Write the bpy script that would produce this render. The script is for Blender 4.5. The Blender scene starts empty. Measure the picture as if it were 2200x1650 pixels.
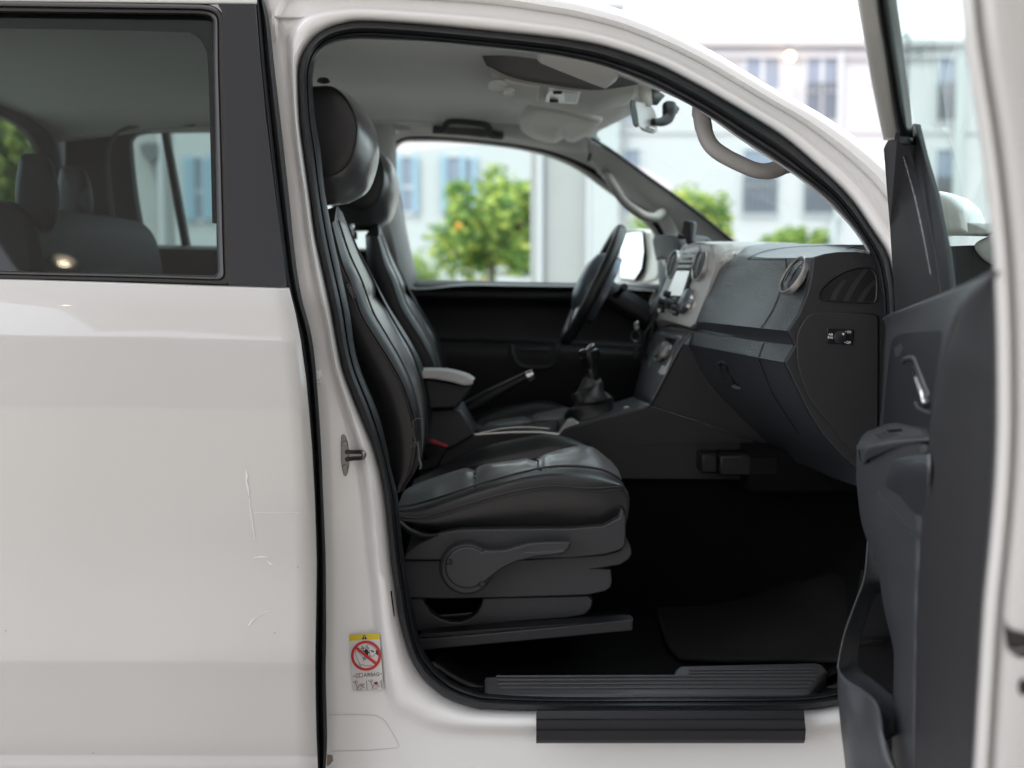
import bpy, bmesh, math, random
from mathutils import Vector, Matrix
from mathutils.bvhtree import BVHTree
rad = math.radians
random.seed(7)
SC = bpy.context.scene
COL = SC.collection

# ------------------------------------------------------------------ camera
FPX, CD, CH, PITCH = 2485.0, 2.1, 1.2, rad(5.2)      # focal length (px of a 2200 px wide picture), distance, height, tilt
CAM = Vector((0, -CD, CH))
cd = bpy.data.cameras.new('camera'); co = bpy.data.objects.new('camera', cd); COL.objects.link(co)
co.location = CAM; co.rotation_euler = (rad(90) - PITCH, 0, 0)
cd.sensor_width = 36.0; cd.lens = 36.0 * FPX / 2200.0
cd.clip_start = 0.05; cd.clip_end = 600
cd.dof.use_dof = True; cd.dof.focus_distance = 2.2; cd.dof.aperture_fstop = 2.3
SC.camera = co
# ------------------------------------------------------------------ world, sun, exposure
W = bpy.data.worlds.new('World'); SC.world = W; W.use_nodes = True
wn, wl = W.node_tree.nodes, W.node_tree.links
bg = wn['Background']; bg.inputs[1].default_value = 0.15
sky = wn.new('ShaderNodeTexSky'); sky.sky_type = 'NISHITA'; sky.sun_disc = False
SUN_EL, SUN_AZ = 60, 212          # veiled sun, behind the camera and to the left
sky.sun_elevation = rad(SUN_EL); sky.sun_rotation = rad(SUN_AZ); sky.dust_density = 3.0
mx = wn.new('ShaderNodeMix'); mx.data_type = 'RGBA'; mx.inputs[0].default_value = 0.6     # bright thin cloud over the blue
mx.inputs[7].default_value = (17, 17.6, 18.6, 1)
wl.new(sky.outputs[0], mx.inputs[6]); wl.new(mx.outputs[2], bg.inputs[0])
sd = bpy.data.lights.new('sun', 'SUN'); so_ = bpy.data.objects.new('sun', sd); COL.objects.link(so_)
sd.energy = 2.0; sd.angle = rad(3); sd.color = (1, 0.955, 0.88)
az, el = rad(SUN_AZ), rad(SUN_EL)
sdir = Vector((math.sin(az) * math.cos(el), math.cos(az) * math.cos(el), math.sin(el)))
so_.rotation_euler = sdir.to_track_quat('Z', 'Y').to_euler()
VS = SC.view_settings
VS.view_transform = 'Standard'; VS.look = 'None'; VS.exposure = 0.6; VS.gamma = 1.0; VS.use_curve_mapping = False
SC.cycles.use_denoising = True
SC.cycles.max_bounces = 10; SC.cycles.transparent_max_bounces = 16; SC.cycles.diffuse_bounces = 5; SC.cycles.glossy_bounces = 4
SC.cycles.sample_clamp_indirect = 6

# ------------------------------------------------------------------ helpers: picture point + depth -> point of the place
def ray(px, py):
    a, b = (px - 1100) / FPX, (825 - py) / FPX
    return Vector((a, math.cos(PITCH) + b * math.sin(PITCH), -math.sin(PITCH) + b * math.cos(PITCH)))
def P(px, py, Y):
    d = ray(px, py); return CAM + d * ((Y + CD) / d.y)
def PZ(px, py, z):
    d = ray(px, py); return CAM + d * ((z - CH) / d.z)
BELT = 1.18
def side_depth(z): return 0.0 if z < BELT else (z - BELT) * 0.30
def PS(px, py, off=0.0):
    Y = 0.0
    for _ in range(5):
        p = P(px, py, Y); Y = side_depth(p.z) + off
    return P(px, py, Y)
def R(*pts): return [P(*p) for p in pts]
def crv(p0, p1, p2, p3, t):
    return 0.5 * ((2 * p1) + (p2 - p0) * t + (2 * p0 - 5 * p1 + 4 * p2 - p3) * t * t + (3 * p1 - p0 - 3 * p2 + p3) * t * t * t)
def spline(pts, n, closed=False):
    """n points along a smooth curve through pts, spaced by index."""
    m = len(pts); out = []
    if m == 1: return [pts[0].copy() for _ in range(n)]
    segs = m if closed else m - 1
    for i in range(n):
        u = segs * i / (n if closed else n - 1)
        k = min(int(u), segs - 1); t = u - k
        g = (lambda j: pts[j % m]) if closed else (lambda j: pts[max(0, min(m - 1, j))] if 0 <= j < m else (2 * pts[0] - pts[1] if j < 0 else 2 * pts[-1] - pts[-2]))
        out.append(crv(g(k - 1), g(k), g(k + 1), g(k + 2), t))
    return out
def lin(pts, n):
    m = len(pts); out = []
    for i in range(n):
        u = (m - 1) * i / (n - 1); k = min(int(u), m - 2); out.append(pts[k].lerp(pts[k + 1], u - k))
    return out
def v2(pts): return [Vector(p) for p in pts]

def pillow(pts, Y0, depth, sx=.0):
    c = Vector((sum(p[0] for p in pts) / len(pts), sum(p[1] for p in pts) / len(pts)))
    def rg(k, dy): return [P(c.x + (x - c.x) * k, c.y + (y - c.y) * k, Y0) + Vector((sx * dy, dy, 0)) for x, y in [(v.x, v.y) for v in spline([Vector((a, b, 0)) for a, b in pts], 48, True)]]
    mb = MB(); mb.rows([rg(.02, 0), rg(.6, .0), rg(.85, depth * .05), rg(.96, depth * .16), rg(1, depth * .35), rg(.98, depth * .7), rg(.9, depth * .95), rg(.02, depth)], True); return mb
class MB:
    def __init__(s): s.v, s.f, s.m = [], [], []
    def add(s, vs, fs, mi=0):
        b = len(s.v); s.v += [Vector(v) for v in vs]; s.f += [tuple(b + i for i in f) for f in fs]; s.m += [mi] * len(fs); return s
    def rows(s, rows, closed=False, mi=0, closed_rows=False):
        n = len(rows[0]); vs = [p for r in rows for p in r]; fs = []
        k = len(rows)
        for i in range(k if closed_rows else k - 1):
            for j in range(n if closed else n - 1):
                a, b = i * n + j, i * n + (j + 1) % n
                i2 = (i + 1) % k
                fs.append((a, b, i2 * n + (j + 1) % n, i2 * n + j))
        return s.add(vs, fs, mi)
    def patch(s, rows, nu=16, nv=24, cross='smooth', mi=0, closed=False):
        rr = [spline(r, nv, closed) for r in rows]
        if cross == 'none': return s.rows(rr, closed, mi)
        f = spline if cross == 'smooth' else lin
        cols = [f([r[j] for r in rr], nu) for j in range(nv)]
        return s.rows([[cols[j][i] for j in range(nv)] for i in range(nu)], closed, mi)
    def prism(s, outline, vec, mi=0):
        n = len(outline); vec = Vector(vec)
        vs = list(outline) + [p + vec for p in outline]
        fs = [tuple(range(n))[::-1], tuple(range(n, 2 * n))] + [(i, (i + 1) % n, n + (i + 1) % n, n + i) for i in range(n)]
        return s.add(vs, fs, mi)
    def poly(s, outline, mi=0): return s.add(outline, [tuple(range(len(outline)))], mi)
    def obox(s, c, a, b, d, mi=0):
        c, a, b, d = Vector(c), Vector(a), Vector(b), Vector(d)
        vs = [c + x * a + y * b + z * d for z in (-1, 1) for y in (-1, 1) for x in (-1, 1)]
        return s.add(vs, [(0, 2, 3, 1), (4, 5, 7, 6), (0, 1, 5, 4), (2, 6, 7, 3), (0, 4, 6, 2), (1, 3, 7, 5)], mi)
    def box(s, x0, x1, y0, y1, z0, z1, mi=0):
        return s.obox(((x0 + x1) / 2, (y0 + y1) / 2, (z0 + z1) / 2), ((x1 - x0) / 2, 0, 0), (0, (y1 - y0) / 2, 0), (0, 0, (z1 - z0) / 2), mi)
    def tube(s, path, r, n=10, closed=False, mi=0, flat=1.0, up=None, caps=True):
        m = len(path); rs = r if isinstance(r, (list, tuple)) else [r] * m
        rings = []; prev = None
        for i, p in enumerate(path):
            if closed: t = path[(i + 1) % m] - path[i - 1]
            else: t = path[min(i + 1, m - 1)] - path[max(i - 1, 0)]
            t = t.normalized() if t.length > 1e-9 else Vector((1, 0, 0))
            if up is not None: x = t.cross(Vector(up))
            elif prev is not None: x = prev - t * prev.dot(t)
            else: x = t.cross(Vector((0, 0, 1)) if abs(t.z) < .9 else Vector((1, 0, 0)))
            if x.length < 1e-6: x = t.orthogonal()
            x.normalize(); prev = x; y = t.cross(x)
            rings.append([p + x * (rs[i] * math.cos(a)) + y * (rs[i] * flat * math.sin(a)) for a in [2 * math.pi * k / n for k in range(n)]])
        s.rows(rings, True, mi, closed)
        if caps and not closed:
            b = len(s.v) - m * n
            s.f += [tuple(b + k for k in range(n))[::-1], tuple(b + (m - 1) * n + k for k in range(n))]; s.m += [mi, mi]
        return s
    def lathe(s, prof, c, axis, n=28, mi=0, u=None, sx=1.0):
        axis = Vector(axis).normalized(); u = Vector(u) if u is not None else axis.orthogonal(); u = (u - axis * u.dot(axis)).normalized(); w = axis.cross(u)
        rings = [[Vector(c) + axis * h + u * (r * sx * math.cos(a)) + w * (r * math.sin(a)) for a in [2 * math.pi * k / n for k in range(n)]] for r, h in prof]
        s.rows(rings, True, mi)
        return s
    def build(s, name, mats, parent=None, bevel=0, seg=2, solid=0, angle=38, sub=0, flip=False, offset=0.0):
        me = bpy.data.meshes.new(name); me.from_pydata([tuple(v) for v in s.v], [], s.f)
        for mm in (mats if isinstance(mats, (list, tuple)) else [mats]): me.materials.append(mm)
        me.polygons.foreach_set('material_index', s.m)
        bm = bmesh.new(); bm.from_mesh(me); bmesh.ops.remove_doubles(bm, verts=bm.verts, dist=1e-6); bmesh.ops.recalc_face_normals(bm, faces=bm.faces); bm.to_mesh(me); bm.free()
        me.polygons.foreach_set('use_smooth', [True] * len(me.polygons))
        if angle < 180: me.set_sharp_from_angle(angle=rad(angle))
        o = bpy.data.objects.new(name, me); COL.objects.link(o)
        if parent is not None: attach(o, parent)
        if solid:
            m = o.modifiers.new('s', 'SOLIDIFY'); m.thickness = solid; m.offset = offset
        if sub:
            m = o.modifiers.new('u', 'SUBSURF'); m.levels = m.render_levels = sub
        if bevel:
            m = o.modifiers.new('b', 'BEVEL'); m.width = bevel; m.segments = seg; m.limit_method = 'ANGLE'; m.angle_limit = rad(40); m.harden_normals = False
        return o
def attach(o, parent):
    o.parent = parent
    if parent.parent is None: o.matrix_parent_inverse = Matrix.Translation(-parent.location)
def tag(o, label, cat, group=None, kind=None):
    if label: o['label'] = label
    if cat: o['category'] = cat
    if group: o['group'] = group
    if kind: o['kind'] = kind
    return o
def thing(name, loc, label, cat, group=None):
    o = bpy.data.objects.new(name, None); COL.objects.link(o); o.location = loc; o.empty_display_size = .1
    return tag(o, label, cat, group)
def struct(o): o['kind'] = 'structure'; return o
def bvh_of(o):
    dg = bpy.context.evaluated_depsgraph_get(); e = o.evaluated_get(dg); me = e.to_mesh()
    t = BVHTree.FromPolygons([v.co.copy() for v in me.vertices], [tuple(p.vertices) for p in me.polygons]); e.to_mesh_clear(); return t
def on(bvh, fallY=0.05):
    def f(px, py, lift=.0008):
        d = ray(px, py).normalized(); h = bvh.ray_cast(CAM, d)
        p = h[0] if h[0] is not None else P(px, py, fallY)
        return p - d * lift
    return f
def flatp(Y): return lambda px, py, lift=.0008: P(px, py, Y - lift)
def circ(cx, cy, rx, ry, n=32, a0=0, a1=360): return [(cx + rx * math.cos(rad(a0 + (a1 - a0) * i / (n if a1 - a0 == 360 else n - 1))), cy + ry * math.sin(rad(a0 + (a1 - a0) * i / (n if a1 - a0 == 360 else n - 1)))) for i in range(n)]
def stroke(mb, pts, w, pr, lift=.0008, mi=0, closed=False):
    n = len(pts); L, Rr = [], []
    for i in range(n):
        a = pts[(i - 1) % n] if closed else pts[max(0, i - 1)]; b = pts[(i + 1) % n] if closed else pts[min(n - 1, i + 1)]
        dx, dy = b[0] - a[0], b[1] - a[1]; l = math.hypot(dx, dy) or 1; ww = w[i] if isinstance(w, (list, tuple)) else w
        nx, ny = -dy / l * ww / 2, dx / l * ww / 2
        L.append(pr(pts[i][0] + nx, pts[i][1] + ny, lift)); Rr.append(pr(pts[i][0] - nx, pts[i][1] - ny, lift))
    mb.rows([L, Rr], closed, mi)
def fill(mb, pts, pr, lift=.0008, mi=0): mb.poly([pr(x, y, lift) for x, y in pts], mi)
def text_px(mb, s, cx, cy, w, h, ang, pr, lift=.001, mi=0, bold=0.0):
    cu = bpy.data.curves.new('t', 'FONT'); cu.body = s; cu.size = 1; cu.offset = bold; cu.resolution_u = 3
    o = bpy.data.objects.new('t', cu); COL.objects.link(o)
    dg = bpy.context.evaluated_depsgraph_get(); me = bpy.data.meshes.new_from_object(o.evaluated_get(dg))
    xs = [v.co.x for v in me.vertices]; ys = [v.co.y for v in me.vertices]
    x0, x1, y0, y1 = min(xs), max(xs), min(ys), max(ys); ca, sa = math.cos(rad(ang)), math.sin(rad(ang))
    vs = []
    for v in me.vertices:
        a = ((v.co.x - x0) / (x1 - x0) - .5) * w; b = -((v.co.y - y0) / (y1 - y0) - .5) * h
        vs.append(pr(cx + a * ca - b * sa, cy + a * sa + b * ca, lift))
    mb.add(vs, [tuple(p.vertices) for p in me.polygons], mi)
    bpy.data.objects.remove(o); bpy.data.meshes.remove(me); bpy.data.curves.remove(cu)

# ------------------------------------------------------------------ materials
def mat(name, col, rough=.5, metal=0., coat=0., bump=None, vary=0., rvary=0., spec=.5, emit=None, estr=0., sheen=0., speck=0., coatr=.04):
    m = bpy.data.materials.new(name); m.use_nodes = True; n, l = m.node_tree.nodes, m.node_tree.links; b = n['Principled BSDF']
    b.inputs['Base Color'].default_value = (*col, 1); b.inputs['Roughness'].default_value = rough; b.inputs['Metallic'].default_value = metal
    b.inputs['Specular IOR Level'].default_value = spec; b.inputs['Coat Weight'].default_value = coat; b.inputs['Coat Roughness'].default_value = coatr
    if sheen: b.inputs['Sheen Weight'].default_value = sheen; b.inputs['Sheen Roughness'].default_value = .6
    if emit: b.inputs['Emission Color'].default_value = (*emit, 1); b.inputs['Emission Strength'].default_value = estr
    tc = n.new('ShaderNodeTexCoord')
    if vary:
        t = n.new('ShaderNodeTexNoise'); t.inputs['Scale'].default_value = 7; t.inputs['Detail'].default_value = 6
        r = n.new('ShaderNodeMapRange'); r.inputs[3].default_value = 1 - vary; r.inputs[4].default_value = 1 + vary
        h = n.new('ShaderNodeHueSaturation'); h.inputs['Color'].default_value = (*col, 1)
        l.new(tc.outputs['Object'], t.inputs['Vector']); l.new(t.outputs[0], r.inputs[0]); l.new(r.outputs[0], h.inputs['Value']); last = h.outputs[0]
        if speck:
            t2 = n.new('ShaderNodeTexNoise'); t2.inputs['Scale'].default_value = 160; t2.inputs['Detail'].default_value = 3
            q = n.new('ShaderNodeMapRange'); q.inputs[1].default_value = .68; q.inputs[2].default_value = .74; q.inputs[4].default_value = speck
            mm = n.new('ShaderNodeMix'); mm.data_type = 'RGBA'; mm.inputs[7].default_value = (.30, .29, .27, 1)
            l.new(tc.outputs['Object'], t2.inputs['Vector']); l.new(t2.outputs[0], q.inputs[0]); l.new(q.outputs[0], mm.inputs[0]); l.new(last, mm.inputs[6]); last = mm.outputs[2]
        l.new(last, b.inputs['Base Color'])
    if rvary:
        t = n.new('ShaderNodeTexNoise'); t.inputs['Scale'].default_value = 11; t.inputs['Detail'].default_value = 5
        r = n.new('ShaderNodeMapRange'); r.inputs[3].default_value = max(0, rough - rvary); r.inputs[4].default_value = rough + rvary
        l.new(tc.outputs['Object'], t.inputs['Vector']); l.new(t.outputs[0], r.inputs[0]); l.new(r.outputs[0], b.inputs['Roughness'])
    if bump:
        kind, sc, st = bump
        t = n.new('ShaderNodeTexVoronoi' if kind == 'v' else 'ShaderNodeTexNoise'); t.inputs['Scale'].default_value = sc
        if kind != 'v': t.inputs['Detail'].default_value = 4
        bp = n.new('ShaderNodeBump'); bp.inputs['Strength'].default_value = st; bp.inputs['Distance'].default_value = .002 if kind != 'w' else .02
        l.new(tc.outputs['Object'], t.inputs['Vector']); l.new(t.outputs[0], bp.inputs['Height']); l.new(bp.outputs[0], b.inputs['Normal'])
    return m
def glass(name, tint, refl=1.0, rough=0.0):
    m = bpy.data.materials.new(name); m.use_nodes = True; n, l = m.node_tree.nodes, m.node_tree.links; n.clear()
    o = n.new('ShaderNodeOutputMaterial'); t = n.new('ShaderNodeBsdfTransparent'); t.inputs[0].default_value = (*tint, 1)
    g = n.new('ShaderNodeBsdfGlossy'); g.inputs['Roughness'].default_value = rough; f = n.new('ShaderNodeFresnel'); f.inputs[0].default_value = 1.5
    x = n.new('ShaderNodeMixShader'); k = n.new('ShaderNodeMath'); k.operation = 'MULTIPLY'; k.inputs[1].default_value = refl
    l.new(f.outputs[0], k.inputs[0]); l.new(k.outputs[0], x.inputs[0]); l.new(t.outputs[0], x.inputs[1]); l.new(g.outputs[0], x.inputs[2]); l.new(x.outputs[0], o.inputs[0])
    return m
M = {}
M['paint'] = mat('white_paint_dimmed', (.56, .552, .532), .24, coat=1.0)  # truck's white, base darkened where the outer panels fall dimmer
M['paint_in'] = mat('white_paint_lifted', (.85, .85, .835), .24, coat=1.0)  # same white, base lifted to brighten the door opening
M['blackpanel'] = mat('satin_black_panel', (.012, .0125, .016), .46, vary=.08, bump=('n', 900, .06))
M['rubber'] = mat('black_rubber', (.010, .011, .012), .55, vary=.2, rvary=.1, bump=('n', 240, .15))
M['seal'] = mat('seal_rubber', (.009, .010, .012), .42, vary=.2, rvary=.1, bump=('n', 420, .15))
M['moulding'] = mat('window_moulding', (.025, .023, .022), .38, vary=.1)
M['leather'] = mat('black_leather', (.014, .0145, .0155), .38, vary=.2, rvary=.06, bump=('v', 520, .10), spec=.6)
M['insert'] = mat('lit_leather', (.032, .033, .034), .30, vary=.2, rvary=.05, bump=('n', 34, .16), spec=1.0, coat=1.0, coatr=.24, sheen=.22)  # paler base and sheen stand in for window light on the leather
M['dash'] = mat('dash_plastic', (.034, .038, .045), .30, vary=.12, bump=('v', 260, .55), spec=1.0, coat=.4, coatr=.38)
M['dashsoft'] = mat('grey_soft_plastic', (.020, .0195, .0215), .55, vary=.1, bump=('v', 700, .12))
M['greyplastic'] = mat('grey_plastic', (.030, .032, .036), .48, vary=.1, bump=('n', 700, .1))
M['doortrim'] = mat('door_trim_plastic', (.046, .049, .054), .36, vary=.1, bump=('v', 600, .15))
M['black'] = mat('black_plastic', (.005, .005, .006), .5, vary=.1)
M['gloss'] = mat('gloss_black', (.008, .008, .009), .18)
M['pad'] = mat('wheel_pad', (.15, .17, .20), .30, metal=.4)  # silver-blue base stands in for sky reflected on pad and knob
M['treadp'] = mat('tread_plastic', (.055, .056, .060), .42, vary=.15, bump=('n', 500, .2))
M['strap'] = mat('grey_webbing', (.11, .11, .11), .7)
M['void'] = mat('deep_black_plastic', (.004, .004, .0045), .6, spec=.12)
M['carpet'] = mat('black_carpet', (.0055, .0055, .006), .97, vary=.4, bump=('n', 260, .8), spec=.15)
M['matcarpet'] = mat('mat_carpet', (.0125, .0122, .012), .97, vary=.45, bump=('n', 300, .9), spec=.2)
M['headliner'] = mat('headliner_cloth', (.74, .745, .73), .9, vary=.05, bump=('n', 500, .2))
M['pillar'] = mat('grey_trim', (.46, .455, .445), .6, vary=.04, bump=('n', 500, .1))
M['handle'] = mat('warm_grey_handle', (.30, .285, .27), .5)
M['visor'] = mat('beige_vinyl', (.66, .65, .61), .6, vary=.04, bump=('n', 420, .15))
M['lens'] = mat('lamp_lens', (.8, .82, .80), .2)
M['console'] = mat('overhead_console', (.095, .095, .093), .55, vary=.05)
M['consolelit'] = mat('console_lit_face', (.42, .41, .385), .55, vary=.04)  # paler colour paints light from below on the overhead console's underside
M['silver'] = mat('satin_silver', (.48, .47, .45), .33, metal=.75, vary=.05)
M['silverpaint'] = mat('silver_painted_trim', (.55, .535, .51), .38, metal=.2, vary=.04)
M['chrome'] = mat('chrome', (.75, .75, .75), .12, metal=1.0)
M['steel'] = mat('worn_steel', (.22, .215, .205), .34, metal=1.0, vary=.2, rvary=.1)
M['screen'] = mat('display_glass', (.62, .66, .65), .35)
M['display'] = mat('display_sky_glow', (.4, .42, .42), .3, emit=(.85, .95, .95), estr=.35)  # emission stands in for sky reflected on the radio display
M['mirror'] = mat('mirror_glass', (.9, .9, .9), .02, metal=1.0)
M['red'] = mat('red_button', (.42, .02, .03), .4)
M['white'] = mat('white_print', (.75, .75, .75), .5)
M['label'] = mat('sticker_film', (.68, .67, .65), .4)
M['yellow'] = mat('sticker_yellow', (.72, .56, .02), .45)
M['signred'] = mat('sticker_red', (.55, .025, .03), .45)
M['ink'] = mat('sticker_ink', (.02, .02, .02), .5)
M['greyink'] = mat('sticker_grey', (.30, .30, .31), .5)
M['tagprint'] = mat('tag_print', (.28, .28, .28), .6)
M['glass'] = glass('clear_glass', (.84, .95, .93), .3)
M['windscreen'] = glass('windscreen_glass', (.80, .93, .91), .04)
M['doorglass'] = glass('door_glass', (.74, .90, .86), .15)
M['tint'] = glass('tinted_glass', (.37, .44, .43), .85)
M['frit'] = mat('glass_frit_band', (.03, .032, .038), .2)
M['scuff'] = mat('scuff', (.80, .795, .78), .4, coat=1.0)
M['dirt'] = mat('dirt', (.30, .24, .19), .8, vary=.3)
M['seam'] = mat('panel_seam', (.60, .595, .58), .5)

# ================================================================== the setting
gm = mat('paving', (.345, .308, .272), .7, vary=.12, bump=('n', 12, .2))
g = MB(); g.add([(-150, -60, 0), (150, -60, 0), (150, 150, 0), (-150, 150, 0)], [(0, 1, 2, 3)])
struct(g.build('ground', gm))
# ================================================================== the pickup
TR = thing('pickup_truck', (0, .9, 0), 'white double cab pickup with its front passenger door wide open', 'pickup truck')

# ---- the body side with the door opening, and the opening's rubber seal
SEALO = [(667,422),(654,331),(645,258),(642,167),(645,135),(655,109),(673,84),(698,65),(731,53),(778,46.5),(894,53),(1040,67),(1149,78),(1222,87),(1304,103),(1407,138),(1490,180),(1545,211),(1614,252),(1684,297),(1753,356),(1804,404),(1839,445),(1873,497),(1901,539),(1914,580),(1922,660),(1922,900),(1922,1150),(1918,1350),(1893,1470),(1850,1502),(1800,1514),(1716,1524),(1500,1526),(1200,1526),(1054,1523),(1009,1517),(964,1501),(933,1480),(906,1453),(885,1417),(870,1374),(857,1317),(851,1271),(842,1211),(835,1140),(827,1067),(817,1010),(800,952),(771,882),(740,801),(727,743),(716,682),(705,627),(680,513)]
SEALI = [(698,415),(688,325),(677,255),(671,180),(674,148),(679,126),(694,106),(720,91),(757,84),(804,84),(894,89),(1030,101),(1149,114),(1220,125),(1300,144),(1397,181),(1480,224),(1535,256),(1600,300),(1665,342),(1730,387),(1787,432),(1822,473),(1856,518),(1878,565),(1888,610),(1895,690),(1895,900),(1895,1150),(1890,1330),(1865,1440),(1835,1472),(1790,1484),(1710,1494),(1500,1496),(1200,1496),(1056,1490),(1015,1482),(975,1466),(945,1443),(924,1420),(905,1388),(893,1345),(885,1305),(878,1262),(869,1205),(861,1138),(853,1062),(840,1007),(829,952),(810,882),(777,802),(761,745),(752,680),(740,620),(716,513)]
BODYO = [(610,422),(598,331),(588,258),(576,160),(562,60),(556,-10),(590,-60),(640,-60),(700,-55),(770,-50),(894,-45),(1070,-35),(1190,-15),(1262,0),(1373,34),(1476,81),(1545,117),(1600,150),(1680,198),(1753,238),(1822,283),(1870,320),(1910,355),(1950,400),(1990,450),(2010,520),(2020,620),(2020,900),(2020,1150),(2020,1400),(2020,1600),(1950,1690),(1850,1700),(1720,1700),(1500,1700),(1200,1700),(1040,1700),(860,1700),(780,1700),(695,1690),(690,1600),(690,1480),(690,1370),(688,1290),(684,1211),(680,1140),(676,1067),(674,1010),(672,952),(668,882),(660,801),(653,743),(644,682),(628,627),(618,513)]
# (one point was merged at the lower left corner: keep the lists the same length)
BODYO = BODYO[:38] + [(800,1700)] + BODYO[38:] if len(BODYO) < len(SEALO) else BODYO
assert len(SEALO) == len(SEALI) == len(BODYO), (len(SEALO), len(SEALI), len(BODYO))
def ring(t, off, curve=None):
    """closed ring at blend t between the seal's outer edge (0) and the body's outline (1); off = depth behind the side plane (function of index or number)"""
    pts = []
    for i, (a, b) in enumerate(zip(SEALO, BODYO)):
        o = off(i) if callable(off) else off
        pts.append(PS(a[0] + (b[0] - a[0]) * t, a[1] + (b[1] - a[1]) * t, o))
    return spline(pts, len(SEALO) * 4, True)
TOP = lambda i: 1.0 if 7 <= i <= 25 else (.5 if i in (5, 6, 26) else 0.0)
def mixoff(p, t): return lambda i: p * (1 - TOP(i)) + t * TOP(i)
RT = [(.05, .064, .060), (.11, .052, .050), (.18, .046, .046), (.22, .049, .044), (.26, .057, .045), (.30, .0655, .050), (.34, .069, .056), (.40, .070, .060), (.50, .070, .058), (.56, .070, .066), (.62, .070, .050), (.70, .070, .030), (.84, .070, .030), (.93, .070, .042), (1.0, .070, .075)]
rings = [ring(-.10, .115), ring(0, mixoff(.085, .080))] + [ring(t, mixoff(p, q)) for t, p, q in RT]
mb = MB(); mb.rows(rings, True)
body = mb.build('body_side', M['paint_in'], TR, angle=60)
BODY = on(bvh_of(body))
# rubber seal round the opening
def sring(t, off):
    return spline([PS(a[0] + (b[0] - a[0]) * t, a[1] + (b[1] - a[1]) * t, off) for a, b in zip(SEALO, SEALI)], len(SEALO) * 4, True)
mb = MB(); mb.rows([sring(-.06, .10), sring(-.02, .070), sring(.12, .056), sring(.35, .050), sring(.52, .056), sring(.60, .066), sring(.68, .064), sring(.82, .068), sring(.95, .085), sring(1.0, .115), sring(1.02, .16), sring(.8, .2)], True)
mb.build('door_opening_seal', M['seal'], TR, angle=70)

# ---- roof, bonnet, far side (what closes the cab)
def worldrows(rows): return [[Vector(p) for p in r] for r in rows]
mb = MB()
roof = [[PS(px, py, .10) for px, py in [(-400,-60),(200,-58),(640,-60),(894,-45),(1070,-22),(1150,-2),(1215,18),(1255,34)]]]
base = roof[0]
for Y, up in ((.35, .06), (.6, .085), (.9, .095), (1.2, .085), (1.45, .05), (1.62, -.01)):
    roof.append([Vector((p.x + (.03 if k == len(base) - 1 else 0) * (1 - abs(Y - .9) / .9), Y, p.z + up * (1 if k < len(base) - 3 else .25))) for k, p in enumerate(base)])
mb.patch(roof, 30, 40); mb.build('roof', M['paint'], TR, angle=180, solid=.004, offset=0)
mb = MB()
mb.patch(worldrows([[(.86, -.02, 1.02), (1.5, -.03, 1.00), (2.1, .02, .92), (2.3, .1, .80)], [(.86, .05, 1.16), (1.5, .05, 1.13), (2.1, .12, 1.04), (2.35, .2, .9)], [(.93, .35, 1.22), (1.5, .35, 1.20), (2.1, .4, 1.10), (2.4, .45, .92)],
                    [(.98, .9, 1.24), (1.5, .9, 1.22), (2.1, .9, 1.12), (2.45, .9, .94)], [(.93, 1.45, 1.22), (1.5, 1.45, 1.2), (2.1, 1.4, 1.1), (2.4, 1.35, .92)], [(.86, 1.8, 1.1), (1.5, 1.8, 1.08), (2.1, 1.75, 1.0), (2.3, 1.7, .85)]]), 24, 20)
mb.build('bonnet', M['paint'], TR, angle=180, solid=.004)
mb = MB(); mb.box(.86, 2.2, .02, .06, .35, 1.04); mb.build('front_wing', M['paint'], TR, bevel=.03)
mb = MB(); mb.box(-2.2, .95, 1.74, 1.78, .30, 1.12); mb.build('body_panel', M['paint'], TR, bevel=.01)
mb = MB()
mb.box(-1.9, .95, .155, 1.72, .33, .355)            # floor pan
mb.box(-1.4, .9, .735, .97, .356, .74); mb.box(.74, .9, .30, 1.70, .82, 1.16); mb.box(.56, .9, .60, 1.1, .70, .80)
mb.box(.90, .95, .10, 1.74, .33, 1.19)              # firewall
mb.patch([[Vector((x, y, .358 + (0 if x < .45 else .9 * (x - .45) ** 1.7) + (.004 * math.sin(y * 9 + x * 5)))) for x in (.05, .25, .45, .6, .75, .905)] for y in (.157, .3, .5, .7, .734)], 10, 20)
mb.box(-1.9, .9, .13, .155, .30, .385)
mb.build('cabin_floor', M['carpet'], TR)

mb = MB(); mb.box(.49, .63, .60, .70, .735, .785); mb.box(.45, .49, .62, .70, .738, .785); mb.build('heater_duct', M['black'], TR, bevel=.006)
# ---- sill: tread plate inside, guard outside
mb = MB()
outl = [(1041,1452),(1445,1450),(1452,1436),(1462,1429),(1752,1422),(1768,1426),(1779,1441),(1740,1486),(1730,1491),(1062,1497),(1050,1492),(1042,1480)]
def treadY(py): return .19 - (py - 1422) / 75 * .098
top = [P(x, y, treadY(y)) for x, y in outl]
mb.prism(top, (0, .0, -.03))
tread = mb.build('sill_tread_plate', M['treadp'], TR, bevel=.006, seg=3)
for yy, x0, x1 in ((1441, 1480, 1752), (1447, 1480, 1752), (1455, 1066, 1757), (1463, 1068, 1752), (1471, 1070, 1745), (1480, 1074, 1738)):
    mb = MB(); mb.tube([P(x0, yy, treadY(yy)) + Vector((0, 0, .0015)), P((x0 + x1) / 2, yy - 1, treadY(yy - 1)) + Vector((0, 0, .0015)), P(x1, yy - 2, treadY(yy - 2)) + Vector((0, 0, .0015))], .0026, 6); mb.build('ridge', M['treadp'], tread)
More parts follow.
